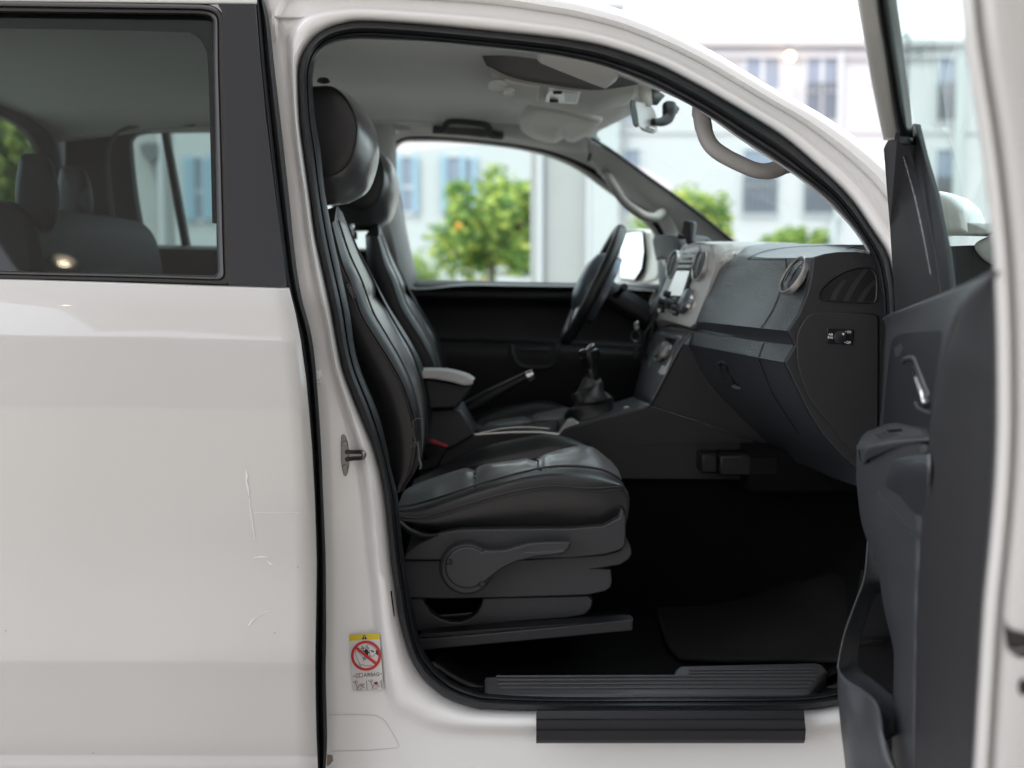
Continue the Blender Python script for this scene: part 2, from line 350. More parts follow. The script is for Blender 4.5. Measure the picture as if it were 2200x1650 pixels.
mb = MB(); mb.patch([R((925,1426,.165),(980,1462,.165),(1030,1482,.165),(1075,1488,.16)), R((948,1406,.25),(1000,1436,.25),(1040,1450,.25),(1075,1452,.25))], 6, 14); mb.build('inner_sill_trim', M['black'], TR, solid=.01); mb = MB(); mb.patch([R((1745,1488,.15),(1790,1480,.15),(1840,1462,.15),(1890,1420,.15)), R((1770,1440,.27),(1800,1436,.27),(1850,1420,.27),(1890,1390,.27))], 6, 12)
mb.build('inner_sill_trim', M['black'], TR, solid=.01)
mb = MB()
gl = [(1152,1524),(1440,1524.5),(1726,1524),(1729,1545),(1731,1575),(1728,1594),(1440,1595.5),(1157,1594),(1152,1586)]
mb.patch([[PS(x, y0, o) for x in (1152, 1300, 1500, 1727 + dx)] for y0, o, dx in ((1524, .044, 0), (1527, .030, 0), (1544, .024, 2), (1548, .014, 2), (1566, .012, 4), (1571, .003, 4), (1588, .003, 3), (1595, .012, 1), (1597, .05, 0))], 9, 16, 'none')
mb.build('sill_guard', M['blackpanel'], TR, angle=30)

DIRT = []
# ---- dirt, drain plugs, bumper and striker on the pillar
st = bpy.data.objects.new('striker', None)
mb = MB(); pl = [(733,936),(737,933),(742,936),(747,951),(750,975),(750,1000),(747,1016),(743,1024),(738,1021),(734,1005),(732,987),(732,955)]
SY = min(BODY(x, y, .003).y for x, y in pl); q = [P(x, y, SY) for x, y in pl]; mb.prism(q, (0, .02, 0)); stp = mb.build('striker_plate', M['steel'], TR, bevel=.001)
mb = MB(); c0 = P(745, 978, SY)
mb.tube(spline([c0 + Vector((0, 0, .006)), P(760,971,c0.y-.02), P(776,971,c0.y-.035), P(783,976,c0.y-.04), P(777,984,c0.y-.035), P(760,985,c0.y-.02), c0 + Vector((0, 0, -.008))], 24), .0043, 10)
mb.build('striker_loop', M['steel'], stp)
for y in (953, 1004):
    mb = MB(); mb.lathe([(0, .003), (.0045, .003), (.0055, .0), (.0055, -.004)], P(741, y, SY), (0.1, -1, 0), 14); mb.build('screw', M['steel'], stp)
mb = MB(); mb.prism([BODY(x, y, .006) for x, y in ((676,794),(689,793.5),(689,824),(677,825))], (0, .02, 0)); bp_ = mb.build('rubber_stop', M['white'], TR, bevel=.002)
bp_.data.materials[0] = M['paint_in']
mb = MB(); mb.lathe([(0, .006), (.006, .005), (.009, 0), (.009, -.006)], BODY(681, 808, .007), (0, -1, 0), 18); mb.build('stop_pad', M['paint_in'], bp_)
mb = MB(); fill(mb, [(838.5,1270),(842,1269),(848,1322),(846,1326)], BODY, .001); mb.build('drain_slot', M['black'], TR)
mb = MB(); fill(mb, [(703,1621),(714,1622),(716,1634),(708,1644),(702,1646)], BODY, .001); mb.build('dirt_patch', M['dirt'], TR)
# pressed panel outlines on the pillar foot
mb = MB()
stroke(mb, [(706,1536),(760,1535),(808,1537),(826,1548),(845,1578),(858,1602),(852,1607),(790,1612),(712,1614)], 1.8, BODY, .001)
mb.build('pressing_line', M['seam'], TR)
for x, y in ((12, 1355), (590, 1360), (640, 1218), (200, 1618)):
    DIRT.append((x, y))
mb = MB(); stroke(mb, [(586,38),(589,50),(590,70),(592,85),(588,90)], 3, BODY, .001); mb.build('pressing_line', M['seam'], TR)

# ---- airbag sticker on the pillar
mb = MB(); A_ = math.radians(-3.6)
def sk(u, v):   # sticker space: u 0..70, v 0..122 px
    x0, y0 = 749.5, 1364; return (x0 + u * math.cos(A_) - v * math.sin(A_) * .96, y0 + u * math.sin(A_) + v)
def skp(pts): return [sk(*p) for p in pts]
pa_, pb_, pc_ = BODY(*sk(0, 0), 0), BODY(*sk(66, 0), 0), BODY(*sk(33, 121), 0)
pn_ = (pb_ - pa_).cross(pc_ - pa_).normalized()
def on_plane(px, py, lift=0, base=0.0):
    d = ray(px, py).normalized(); return CAM + d * ((pa_ - CAM).dot(pn_) / d.dot(pn_) - lift - base)
gap_ = max((on_plane(*sk(u, v)) - CAM).length - (BODY(*sk(u, v), 0) - CAM).length for u in (0, 16, 33, 50, 66) for v in (0, 30, 60, 90, 121))
BODY_ = BODY; BODY = lambda px, py, lift=.0008: on_plane(px, py, lift, gap_ + .0004)
fill(mb, skp([(2,0),(64,0),(66,2),(67,118),(65,121),(3,121),(0,118),(0,2)]), BODY, .0010, 0)
fill(mb, skp([(2,.3),(64,.3),(66,2),(66,13),(0,13),(0,2)]), BODY, .0016, 1)
fill(mb, skp([(33,1),(39,11.5),(27,11.5)]), BODY, .0022, 3)
stroke(mb, skp([(33,4),(33,8.2)]), 1.2, BODY, .0028, 0); fill(mb, skp([(32.3,9),(33.7,9),(33.7,10.3),(32.3,10.3)]), BODY, .0028, 0)
cc = circ(34, 47, 29.5, 29.5, 40)
stroke(mb, skp(cc), 5.6, BODY, .0026, 2, True)
# child seat and airbag drawing
stroke(mb, skp([(12,33),(11,40),(15,52),(19,63),(20,68)]), .9, BODY, .0016, 3); stroke(mb, skp([(12,37),(18,37),(24,46),(29,54),(29,60)]), .8, BODY, .0016, 3)
stroke(mb, skp([(20,68),(23,65),(27,65),(29,68),(46,69)]), .8, BODY, .0016, 3); stroke(mb, skp([(22,70),(26,74),(48,75)]), .8, BODY, .0016, 3)
stroke(mb, skp([(36,27),(38,23),(44,23),(52,29),(56,35)]), .8, BODY, .0016, 3); stroke(mb, skp([(42,46),(46,49),(51,48),(54,43)]), .8, BODY, .0016, 3); stroke(mb, skp([(36,27),(41,33),(42,46),(42,55)]), .8, BODY, .0016, 3)
stroke(mb, skp(circ(37, 30, 3, 3, 16)), .9, BODY, .0016, 3, True)
fill(mb, skp([(33,33),(38,34),(40,40),(38,47),(34,45),(31,37)]), BODY, .0018, 3); fill(mb, skp([(28,34),(34,38),(33,40),(28,37)]), BODY, .0018, 3); fill(mb, skp([(37,38),(43,40),(42,42),(37,41)]), BODY, .0018, 3)
stroke(mb, skp([(26,26),(31,32)]), 1.8, BODY, .0018, 3); stroke(mb, skp([(24,30),(29,33)]), 1.5, BODY, .0018, 3)
fill(mb, skp([(45,35),(52,38),(51,41),(45,38)]), BODY, .0018, 3); fill(mb, skp([(56,36),(61,35),(61,49),(55,44)]), BODY, .0018, 3)
stroke(mb, skp([(31,49),(28,53),(31,55)]), 2.2, BODY, .0018, 3); stroke(mb, skp([(34,50),(33,55)]), 2, BODY, .0018, 3)
stroke(mb, skp([(13.5,28.5),(54.5,65.5)]), 6, BODY, .0030, 2)
stroke(mb, skp([(3,89),(9,89)]), 1, BODY, .0016, 3); stroke(mb, skp([(59,87.6),(66,87.6)]), 1, BODY, .0016, 3)
stroke(mb, skp([(10,84.5),(17,84),(24,84),(24,92),(17,91.5),(10,93)]), 1.1, BODY, .0016, 3, True); stroke(mb, skp([(17,84),(17,92)]), 1.1, BODY, .0018, 3); stroke(mb, skp([(13,86),(13,91)]), 1.2, BODY, .0018, 2)
tx = sk(43, 88); text_px(mb, 'AIRBAG', tx[0], tx[1], 33, 8.3, -3.6, BODY, .0018, 3)
for ux, rm in ((0, 0), (33, 1)):
    f = lambda pts: skp([(x + ux, y) for x, y in pts])
    stroke(mb, f([(3,100),(8,104),(10,111),(12,117)]), 1.2, BODY, .0016, 3); stroke(mb, f(circ(10, 101, 2.2, 2.2, 12)), .8, BODY, .0016, 3, True)
    stroke(mb, f([(12,104),(14,110),(14,114)]), .8, BODY, .0016, 4); stroke(mb, f([(9,118.6),(16,110),(20,111),(27,116)]), .9, BODY, .0016, 3); stroke(mb, f([(9,119),(21,119),(22,116),(16,115)]), .8, BODY, .0016, 3)
    stroke(mb, f([(20,109),(26,112)]), .8, BODY, .0016, 3); stroke(mb, f([(26,105),(27,110)]), .7, BODY, .0016, 4)
    if rm: fill(mb, f([(15,104.5),(22,104),(23,109),(16,109.5)]), BODY, .0022, 2); stroke(mb, f([(15.5,105),(22.5,109)]), .9, BODY, .0026, 3); stroke(mb, f([(22,104.5),(16,109)]), .9, BODY, .0026, 3)
    else: stroke(mb, f([(16,107),(26,107.5)]), 1.3, BODY, .0020, 2)
stroke(mb, skp([(32,100),(32,120)]), 1, BODY, .0016, 3); stroke(mb, skp([(63.5,101),(63.5,118)]), 3, BODY, .0016, 4)
mb.build('warning_sticker', [M['label'], M['yellow'], M['signred'], M['ink'], M['greyink']], TR, angle=180)

BODY = BODY_
# ---- rear door
DEDGE = [(620,617),(640,700),(655,800),(664,900),(672,1000),(676,1100),(679,1200),(678,1300),(676,1420),(677,1550),(682,1660),(684,1720)]
def edge_x(py):
    for (x0, y0), (x1, y1) in zip(DEDGE, DEDGE[1:]):
        if y0 <= py <= y1: return x0 + (x1 - x0) * (py - y0) / (y1 - y0)
    return DEDGE[-1][0] if py > 1000 else 620
rowsD = [(596,616,.014),(599,619,-.002),(604,623,-.006),(660,674,-.0160),(718,731,-.0290),(724,737,-.0300),(731,744,-.0306),(800,811,-.0355),(862,868,-.0400),(870,876,-.0403),(879,884,-.0402),(960,963,-.0385),(1060,1062,-.0355),(1150,1151,-.0335),(1210,1211,-.0335),(1260,1261,-.0350),(1320,1321,-.0395),(1380,1381,-.0450),(1416,1419,-.0478),(1423,1425,-.0480),(1430,1431,-.0470),(1500,1501,-.0420),(1580,1580,-.0360),(1620,1622,-.0325),(1623.5,1625.5,-.0310),(1627,1629,-.0330),(1660,1661,-.0300),(1720,1720,-.020)]
mb = MB(); rr = []
for a, b, off in rowsD:
    xe = edge_x(b); row = []
    for k in range(25):
        t = k / 24; x = -420 + (xe + 420) * t
        row.append(PS(x, a + (b - a) * max(0, x) / max(1, xe), off + (.0012 * math.sin(x * .011 + a * .004))))
    row.append(PS(xe + 1.5, b, off + .004)); row.append(PS(xe + 1.5, b, off + .02)); rr.append(row)
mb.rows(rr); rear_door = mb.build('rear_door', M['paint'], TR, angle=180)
RD = on(bvh_of(rear_door))
# scuffs on the door skin
for pts, w in (([(528,1010),(530,1022),(529,1034),(533,1050),(535,1066)], [1, 5, 3, 4, 1]), ([(535,1070),(540,1110),(548,1160)], [1, 2.5, 1]), ([(545,1198),(560,1196),(574,1197)], [1, 4, 1.5]), ([(573,1204),(580,1211),(586,1212)], [1, 4, 1]),
        ([(545,1101),(600,1102),(647,1101)], [.6, 1.1, .6]), ([(534,1344),(541,1333),(553,1325)], [4, 3, 1]), ([(553,1325),(566,1316),(578,1311)], [1, 1.6, .7])):
    mb = MB(); stroke(mb, pts, w, RD, .001); mb.build('paint_scuff', M['scuff'], rear_door)
for x, y in DIRT:
    mb = MB(); fill(mb, circ(x, y, 1.8, 1.4, 8), RD, .001); mb.build('dirt_speck', M['dirt'], rear_door)
# rubber edge strip between the rear door and the pillar
LE = [(548,-30),(550,0),(558,118),(571,252),(590,417),(603,512),(617,615),(640,705),(655,800),(663,900),(671,1000),(675,1100),(678,1200),(677,1300),(675,1420),(676,1550),(681,1640),(684,1720)]
RE = [(560,-30),(567,0),(579,47),(591,157),(607,295),(622,433),(634,551),(648,640),(666,705),(675,760),(683,850),(690,960),(694,1057),(698,1150),(700,1211),(701,1362),(700,1453),(703,1589),(699,1660),(699,1720)]
a = spline(v2([(x, y, 0) for x, y in LE]), 60); b = spline(v2([(x, y, 0) for x, y in RE]), 60)
# re-pair by height
def at_y(c, y):
    for p, q in zip(c, c[1:]):
        if p.y <= y <= q.y: return p.x + (q.x - p.x) * (y - p.y) / max(1e-6, q.y - p.y)
    return c[0].x if y < c[0].y else c[-1].x
ys = [-30 + 1750 * i / 79 for i in range(80)]
mb = MB(); mb.rows([[PS(at_y(a, y) + (at_y(b, y) - at_y(a, y)) * t - (3 if t == 0 else 0), y, o) for y in ys] for t, o in ((0, .012), (.05, .004), (.12, .002), (.30, .010), (.38, .022), (.46, .016), (.70, .010), (.92, .014), (1.0, .026), (1.0, .06))])
mb.build('edge_strip', M['rubber'], rear_door, angle=50)
# pillar cover, window moulding, tinted glass
pc = [(466,7),(508,7.2),(549,7.6),(558,118),(571,252),(591,417),(604,512),(617,616),(555,614.5),(488,611),(492,604),(494,592),(490,512),(484,315),(478,138),(479,46),(475,22)]
mb = MB(); mb.prism([PS(x, y, -.004) for x, y in pc], (0, .01, 0)); mb.build('pillar_cover', M['blackpanel'], rear_door, bevel=.0015)
WO = [(-400,-4),(-200,-2),(0,2),(200,5),(400,8.5),(440,10),(462,15),(476,28),(481,50),(482,138),(488,315),(494,480),(497,560),(499,592),(497,604),(487,611),(470,611),(300,606),(0,598),(-200,593),(-400,588)]
WI = [(-400,24),(-200,25),(0,27),(200,29.5),(400,31.5),(430,32.5),(446,35),(455,40),(458,55),(459,138),(463,315),(466,480),(467.5,555),(468,582),(466,588),(462,591),(450,592.5),(300,588),(0,582),(-200,578),(-400,574)]
def wr(t, o): return spline([PS(p[0] + (q[0] - p[0]) * t, p[1] + (q[1] - p[1]) * t, o) for p, q in zip(WO, WI)], 120)
mb = MB(); mb.rows([wr(-.02, .02), wr(0, .002), wr(.10, -.004), wr(.40, -.005), wr(.52, .001), wr(.62, -.002), wr(.85, 0), wr(1, .012), wr(1.05, .03)]); mb.build('window_moulding', M['moulding'], rear_door, angle=50)
gx = [(-400,590),(-400,15),(0,15),(400,22),(470,25),(475,300),(480,600),(300,600),(0,592)]
mb = MB(); mb.poly([PS(x, y, .014) for x, y in gx]); mb.build('window_glass', M['tint'], rear_door)
fo = [(-400,2),(0,6),(400,12),(452,16),(464,40),(460,140),(463,315),(466,480)]; fi = [(-400,58),(0,61),(360,68),(415,74),(438,98),(447,140),(452,315),(456,480)]
mb = MB(); mb.rows([spline([PS(*p, .016) for p in fo], 50), spline([PS(*p, .016) for p in fi], 50)]); mb.build('frit_band', M['frit'], rear_door)
# upper part of the rear door frame, drip rail and hidden inner skin
mb = MB(); mb.patch([[PS(x, y + dy, o) for x, y in ((-400,-10),(0,-6),(300,-3),(470,-1),(552,0))] for dy, o in ((-60, .07), (-30, .03), (-8, .004), (2, -.001), (9, .0), (12, .02))], 12, 20, 'smooth'); mb.build('drip_rail', M['paint'], TR, angle=180)
mb = MB(); mb.box(-2.1, -.46, .06, .10, .35, 1.17); mb.build('inner_panel', M['black'], rear_door)

# ---- roof lining, far door side
mb = MB()
def hl(Y, zs): return [Vector((x, Y, z)) for x, z in zs]
Zc = lambda dz: [(-1.44, 1.635 + dz), (-1.1, 1.672 + dz), (-.7, 1.695 + dz), (-.2, 1.695 + dz), (.05, 1.682 + dz)]
hrows = [hl(.215, Zc(.012)) + [Vector((.20, .22, 1.655))], hl(.27, Zc(.018)) + [Vector((.24, .28, 1.66))], hl(.45, Zc(.030)) + [Vector((.32, .45, 1.655))], hl(.9, Zc(.04)) + [Vector((.37, .9, 1.665))],
         hl(1.25, Zc(.035)) + [Vector((.335, 1.25, 1.665))], hl(1.40, Zc(.022)) + [Vector((.29, 1.40, 1.655))], hl(1.47, Zc(.005)) + [Vector((.262, 1.46, 1.645))], hl(1.51, Zc(-.02)) + [Vector((.262, 1.50, 1.63))]]
mb.patch(hrows, 40, 40); roofl = mb.build('roof_lining', M['headliner'], TR, angle=180, solid=.004, offset=0)
# far cant rail between the lining and the far windows
FW = [(893,604),(880,540),(868,480),(858,420),(849,372),(845,340),(848,322),(857,310),(872,303),(900,302),(950,303),(1004,306.5),(1076,314),(1131,323),(1185,337),(1240,361),(1292,396),(1340,432),(1385,472),(1412,510),(1424,560),(1424,612),(1300,611),(1240,611),(1100,608),(1000,606)]
FO = [(872,617),(848,540),(838,480),(830,420),(822,372),(818,330),(826,306),(842,290),(872,279),(900,276),(950,280),(1004,284),(1076,292),(1131,299),(1185,306),(1240,318),(1296,330),(1350,378),(1400,420),(1440,462),(1470,540),(1470,622),(1300,617),(1240,616),(1100,614),(1000,613)]
def fr(t, Y): return spline([P(p[0] + (q[0] - p[0]) * t, p[1] + (q[1] - p[1]) * t, Y) for p, q in zip(FW, FO)], 130, True)
mb = MB(); mb.rows([fr(-.10, 1.70), fr(0, 1.645), fr(.14, 1.625), fr(.30, 1.64), fr(.36, 1.65)], True); mb.build('window_seal', M['seal'], TR, angle=60)
mb = MB(); mb.rows([fr(.28, 1.66), fr(.40, 1.610), fr(.55, 1.595), fr(.85, 1.575), fr(1.0, 1.56)], True); mb.build('door_surround', M['pillar'], TR, angle=70)
mb = MB(); mb.patch([[Vector((x, 1.50, z)) for x, z in ((-1.44, 1.62), (-1.1, 1.655), (-.7, 1.68), (-.2, 1.68), (.05, 1.668), (.27, 1.63))], [P(x, y, 1.545) for x, y in ((130, 262), (350, 268), (700, 262), (900, 272), (1080, 288), (1290, 326))], [P(x, y, 1.60) for x, y in ((130, 284), (350, 284), (700, 284), (880, 284), (1080, 300), (1300, 345))]], 8, 30)
mb.build('cant_rail', M['pillar'], TR, solid=.004)
# far front door
fd = MB()
fd.patch([R((845,604,1.66),(1000,606,1.66),(1240,611,1.66),(1440,613,1.66)), R((850,612,1.60),(1000,614,1.60),(1240,619,1.60),(1440,621,1.60)), R((855,632,1.575),(1000,634,1.575),(1240,638,1.575),(1440,640,1.575)), R((860,660,1.60),(1000,662,1.60),(1240,664,1.60),(1440,668,1.60)),
          R((860,725,1.605),(1000,728,1.605),(1240,735,1.605),(1440,745,1.605)), R((860,738,1.56),(1000,740,1.56),(1240,748,1.56),(1440,760,1.56)), R((860,800,1.55),(1000,800,1.55),(1240,800,1.55),(1440,800,1.55)), R((860,1080,1.6),(1000,1080,1.6),(1240,1080,1.6),(1440,1080,1.6))], 40, 20)
fdo = fd.build('driver_door', M['black'], TR, solid=.01, angle=50)
mb = MB(); mb.tube(spline(R((1098,742,1.545),(1104,768,1.535),(1120,786,1.535),(1160,790,1.535),(1186,784,1.535),(1196,760,1.535),(1198,740,1.545)), 24), .007, 8); mb.build('pull_cup', M['doortrim'], fdo)
mb = MB(); mb.obox(P(1147, 752, 1.55), (.045, 0, 0), (0, .012, 0), (0, 0, .006)); mb.build('door_handle', M['greyplastic'], fdo, bevel=.004)
mb = MB(); mb.rows([spline(R((838,330,1.66),(838,480,1.68),(850,606,1.71)), 10), spline(R((1150,300,1.66),(1150,480,1.68),(1150,606,1.71)), 10), spline(R((1424,420,1.66),(1430,520,1.68),(1440,612,1.71)), 10)]); mb.build('window_glass', M['glass'], fdo, angle=180)
# far pillar trims
mb = MB(); mb.patch([R((690,240,1.50),(700,270,1.52),(745,380,1.53),(790,460,1.50),(815,540,1.50),(835,640,1.50)), R((760,240,1.50),(770,275,1.51),(800,380,1.50),(826,452,1.48),(850,540,1.48),(868,640,1.48)), R((815,252,1.50),(822,290,1.535),(838,380,1.54),(852,445,1.54),(872,530,1.54),(890,606,1.54)), R((848,262,1.53),(850,300,1.58),(852,380,1.60),(860,445,1.60),(880,530,1.60),(897,606,1.60))], 10, 12); mb.build('centre_pillar_trim', M['pillar'], TR, solid=.004)
mb = MB(); mb.patch([R((790,470,1.42),(805,540,1.42),(835,640,1.42),(845,760,1.42)), R((815,470,1.42),(838,540,1.42),(862,640,1.42),(872,760,1.42))], 3, 12, 'none'); mb.build('seat_belt', M['greyplastic'], TR, solid=.002)
# far windscreen pillar
mb = MB()
mb.patch([R((1262,300,1.45),(1320,330,1.475),(1400,388,1.51),(1490,452,1.55),(1590,528,1.58)), R((1262,318,1.47),(1318,345,1.495),(1390,402,1.53),(1480,470,1.57),(1570,545,1.60)), R((1268,340,1.50),(1310,365,1.53),(1370,415,1.56),(1450,480,1.59),(1520,545,1.61)), R((1285,372,1.57),(1318,392,1.59),(1360,430,1.61),(1420,478,1.63),(1480,560,1.64))], 14, 24)
ap = mb.build('windscreen_pillar_trim', M['pillar'], TR, solid=.004, angle=60)
mb = MB(); mb.tube(spline(R((1300,374,1.55),(1308,382,1.50),(1320,402,1.48),(1342,434,1.48),(1380,462,1.48),(1404,468,1.49),(1416,462,1.52),(1424,456,1.57)), 30), .0145, 12); mb.build('grab_handle', M['handle'], ap)
mb = MB(); mb.obox(P(1266, 338, 1.47), (.005, 0, .0), (0, .004, 0), (.003, 0, .012)); mb.build('coat_hook', M['black'], TR, bevel=.002)
mb = MB(); mb.tube(spline(R((1272,298,1.445),(1320,328,1.47),(1400,386,1.505),(1490,450,1.545),(1578,521,1.575)), 20), .005, 6); mb.build('windscreen_seal', M['seal'], TR)
# near windscreen pillar lining, with its grab handle
mb = MB()
mb.patch([[PS(x, y, .12) for x, y in ((1222,125),(1304,146),(1397,184),(1490,228),(1600,304),(1730,391),(1822,478),(1880,560))], [PS(x, y, .20) for x, y in ((1215,105),(1304,126),(1400,164),(1500,206),(1615,280),(1745,365),(1840,452),(1900,540))]], 5, 30, 'none')
mb.build('windscreen_pillar_trim', M['pillar'], TR, solid=.004)
mb = MB()
hp = [(1509,225),(1508,250),(1512,275),(1520,300),(1535,320),(1560,337),(1590,352),(1618,364),(1642,368),(1664,365),(1684,356),(1702,346)]
hw = [.020,.0175,.0165,.0165,.0165,.0162,.016,.016,.0165,.0165,.0185,.021]
mb.tube(spline([PS(x, y, .155 - .02 * math.sin(math.pi * i / 11)) for i, (x, y) in enumerate(hp)], 40), [hw[min(11, int(i * 11 / 39))] for i in range(40)], 14, flat=.8); mb.build('grab_handle', M['handle'], TR, angle=180)
# windscreen
mb = MB()
top = [Vector((.20, .16, 1.625)), Vector((.34, .5, 1.68)), Vector((.385, .9, 1.69)), Vector((.34, 1.3, 1.68)), Vector((.235, 1.50, 1.63))]
bot = [Vector((.80, .12, 1.26)), Vector((.96, .5, 1.25)), Vector((1.0, .9, 1.25)), Vector((.96, 1.3, 1.25)), Vector((.78, 1.62, 1.26))]
mid = [(a_ + b_) / 2 + Vector((.02, 0, .03)) for a_, b_ in zip(top, bot)]
mb.patch([top, mid, bot], 14, 20); wsc = mb.build('windscreen', M['windscreen'], TR, angle=180)
mb = MB(); mb.patch([[p + Vector((.02, 0, -.03)) for p in bot], [p + Vector((-.10, 0, -.03)) for p in bot]], 3, 16, 'none'); mb.build('scuttle_shelf', M['black'], TR)
mb = MB()
mb.add(R((1371,181,.80),(1397,183,.80),(1402,226,.80),(1374,226,.80)), [(0, 1, 2, 3)]); mb.build('sensor_cover', M['visor'], wsc, solid=.008)
mb = MB(); mb.add([P(1402,186,.80), P(1428,205,.84), P(1410,226,.84), P(1402,226,.80)], [(0, 1, 2, 3)]); mb.build('sensor_shade', M['console'], wsc, solid=.004)
# toll sticker in the windscreen
# rear view mirror
mb = MB()
fa = R((1353,216,.74),(1361,213,.74),(1369,240,.76),(1372,268,.76),(1366,274,.76),(1360,268,.75),(1354,240,.74)); 
mb.prism(R((1362,213,.76),(1392,221,.80),(1404,232,.82),(1410,258,.82),(1408,279,.82),(1396,283,.80),(1372,275,.76),(1367,250,.76)), (.012, .055, 0)); rv = mb.build('rear_view_mirror', M['silverpaint'], TR, bevel=.006, seg=3)
mb = MB(); mb.prism(fa, (.004, .02, 0)); mb.build('mirror_rim', M['gloss'], rv, bevel=.003)
mb = MB(); mb.tube(spline(R((1403,262,.80),(1420,262,.82),(1434,255,.84),(1438,240,.85),(1438,226,.86)), 14), [.009,.009,.010,.011,.012,.013,.014,.015,.016,.017,.018,.018,.018,.018], 12); mb.build('mirror_arm', M['black'], rv)
mb = MB(); mb.prism(R((1425,219,.85),(1434,215,.85),(1457,228,.87),(1450,243,.87),(1436,240,.86)), (.01, .03, 0)); mb.build('mirror_foot', M['black'], rv, bevel=.004)
mb = MB(); mb.obox(P(1396, 276, .79), (.012, .0, -.003), (0, .004, 0), (0, 0, .003)); mb.build('dip_tab', M['chrome'], rv, bevel=.002)
# overhead console with lamps
mb = MB()
c0_ = R((1030,108,.70),(1100,112,.68),(1180,112,.68),(1300,130,.68),(1378,168,.72))
c1_ = R((1046,140,.715),(1100,166,.70),(1180,182,.70),(1280,193,.71),(1372,180,.76))
c2_ = R((1050,152,.73),(1098,174,.73),(1178,188,.73),(1275,199,.74),(1372,186,.79))
c3_ = R((1058,176,.88),(1100,203,.88),(1178,215,.88),(1270,229,.90),(1368,206,.93))
c4_ = R((1066,196,1.03),(1098,216,1.05),(1176,229,1.06),(1262,242,1.06),(1340,226,1.05))
c5_ = R((1060,186,1.09),(1100,192,1.14),(1176,200,1.16),(1262,214,1.16),(1350,210,1.1))
mb.patch([c0_, c1_], 6, 30, 'lin'); oc = mb.build('overhead_console', M['console'], TR, angle=60, solid=.003)
mb = MB(); mb.patch([c1_, c2_, c3_, c4_, c5_], 22, 30); mb.build('console_lit_face', M['consolelit'], oc, angle=180, solid=.003)
mb = MB(); mb.prism(R((1084,176,.72),(1160,188,.72),(1156,218,.84),(1083,207,.84)), (0, 0, .012)); mb.build('lamp_cover', M['visor'], oc, bevel=.004)
mb = MB(); mb.lathe([(0, -.008), (.012, -.007), (.02, 0), (.02, .01)], P(1069, 180, .74), (0, -.3, -1), 18, u=(1, 0, 0), sx=1.2); mb.build('reading_lens', M['lens'], oc)
mb = MB(); mb.lathe([(0, -.006), (.008, -.005), (.013, 0), (.013, .008)], P(1094, 194, .73), (0, -.4, -1), 18); mb.build('reading_lens', M['lens'], oc)
mb = MB(); mb.prism(R((1178,195,.72),(1246,203,.72),(1241,225,.83),(1171,219,.83)), (0, 0, .012)); sw = mb.build('lamp_switch_panel', M['lens'], oc, bevel=.003)
mb = MB(); mb.prism(R((1213,199,.715),(1244,202,.715),(1240,222,.81),(1210,220,.81)), (0, -.001, .004)); mb.build('lamp_lens', M['screen'], sw, bevel=.003)
for x, y in ((1198, 199), (1190, 217)):
    mb = MB(); mb.obox(P(x, y, .715 if y < 210 else .80), (.011, 0, 0), (0, .004, 0), (0, 0, .0035)); mb.build('switch', M['black'], sw, bevel=.002)
# sun visors
mb = MB(); mb.patch([R((1160,100,.26),(1220,108,.26),(1300,128,.26),(1334,148,.28)), R((1157,120,.44),(1205,142,.44),(1280,165,.44),(1324,166,.44)), R((1165,130,.60),(1205,146,.60),(1275,174,.60),(1303,184,.60))], 8, 14); mb.build('sun_visor', M['visor'], TR, solid=.014)
mb = MB(); vo = [(1141,226,1.10),(1170,226,1.08),(1225,236,1.06),(1286,254,1.08),(1292,260,1.12),(1270,280,1.3),(1238,299,1.40),(1224,300,1.42),(1211,293,1.40),(1196,301,1.42),(1182,302,1.42),(1150,294,1.42),(1124,279,1.38),(1117,262,1.3),(1122,245,1.2)]
cen = P(1205, 264, 1.25); ovl = spline(R(*vo), 60, True); mb.rows([ovl, [p.lerp(cen, .3) for p in ovl], [p.lerp(cen, .75) for p in ovl], [cen] * 60], True); mb.build('sun_visor', M['visor'], TR, solid=.014, angle=60)
mb = MB(); mb.obox(P(1267, 263, 1.18), (.012, 0, -.002), (0, .004, 0), (0, 0, .005)); mb.build('visor_clip', M['console'], TR, bevel=.002)
mb = MB(); mb.obox(P(1292, 175, .55), (.012, 0, -.004), (0, .004, 0), (0, 0, .004)); mb.build('visor_clip', M['console'], TR, bevel=.002)
# far grab handle above the door
mb = MB(); mb.prism(R((928,287,1.535),(931,262,1.525),(940,250,1.52),(962,246,1.52),(1055,255,1.52),(1072,262,1.52),(1081,276,1.525),(1083,297,1.535),(1075,299,1.535),(1000,291,1.535)), (0, .03, 0)); gh = mb.build('grab_handle', M['console'], TR, bevel=.004)
mb = MB(); mb.tube(spline(R((935,279,1.52),(952,280,1.505),(958,268,1.498),(968,261,1.495),(1000,262,1.495),(1040,268,1.495),(1050,275,1.498),(1054,290,1.505),(1076,293,1.52)), 40), .0105, 10); mb.build('grip', M['greyplastic'], gh)
mb = MB(); mb.lathe([(0, -.004), (.012, -.003), (.015, .002)], P(695, 173, .55), (0, -.2, -1), 14); mb.build('lining_clip', M['console'], TR)

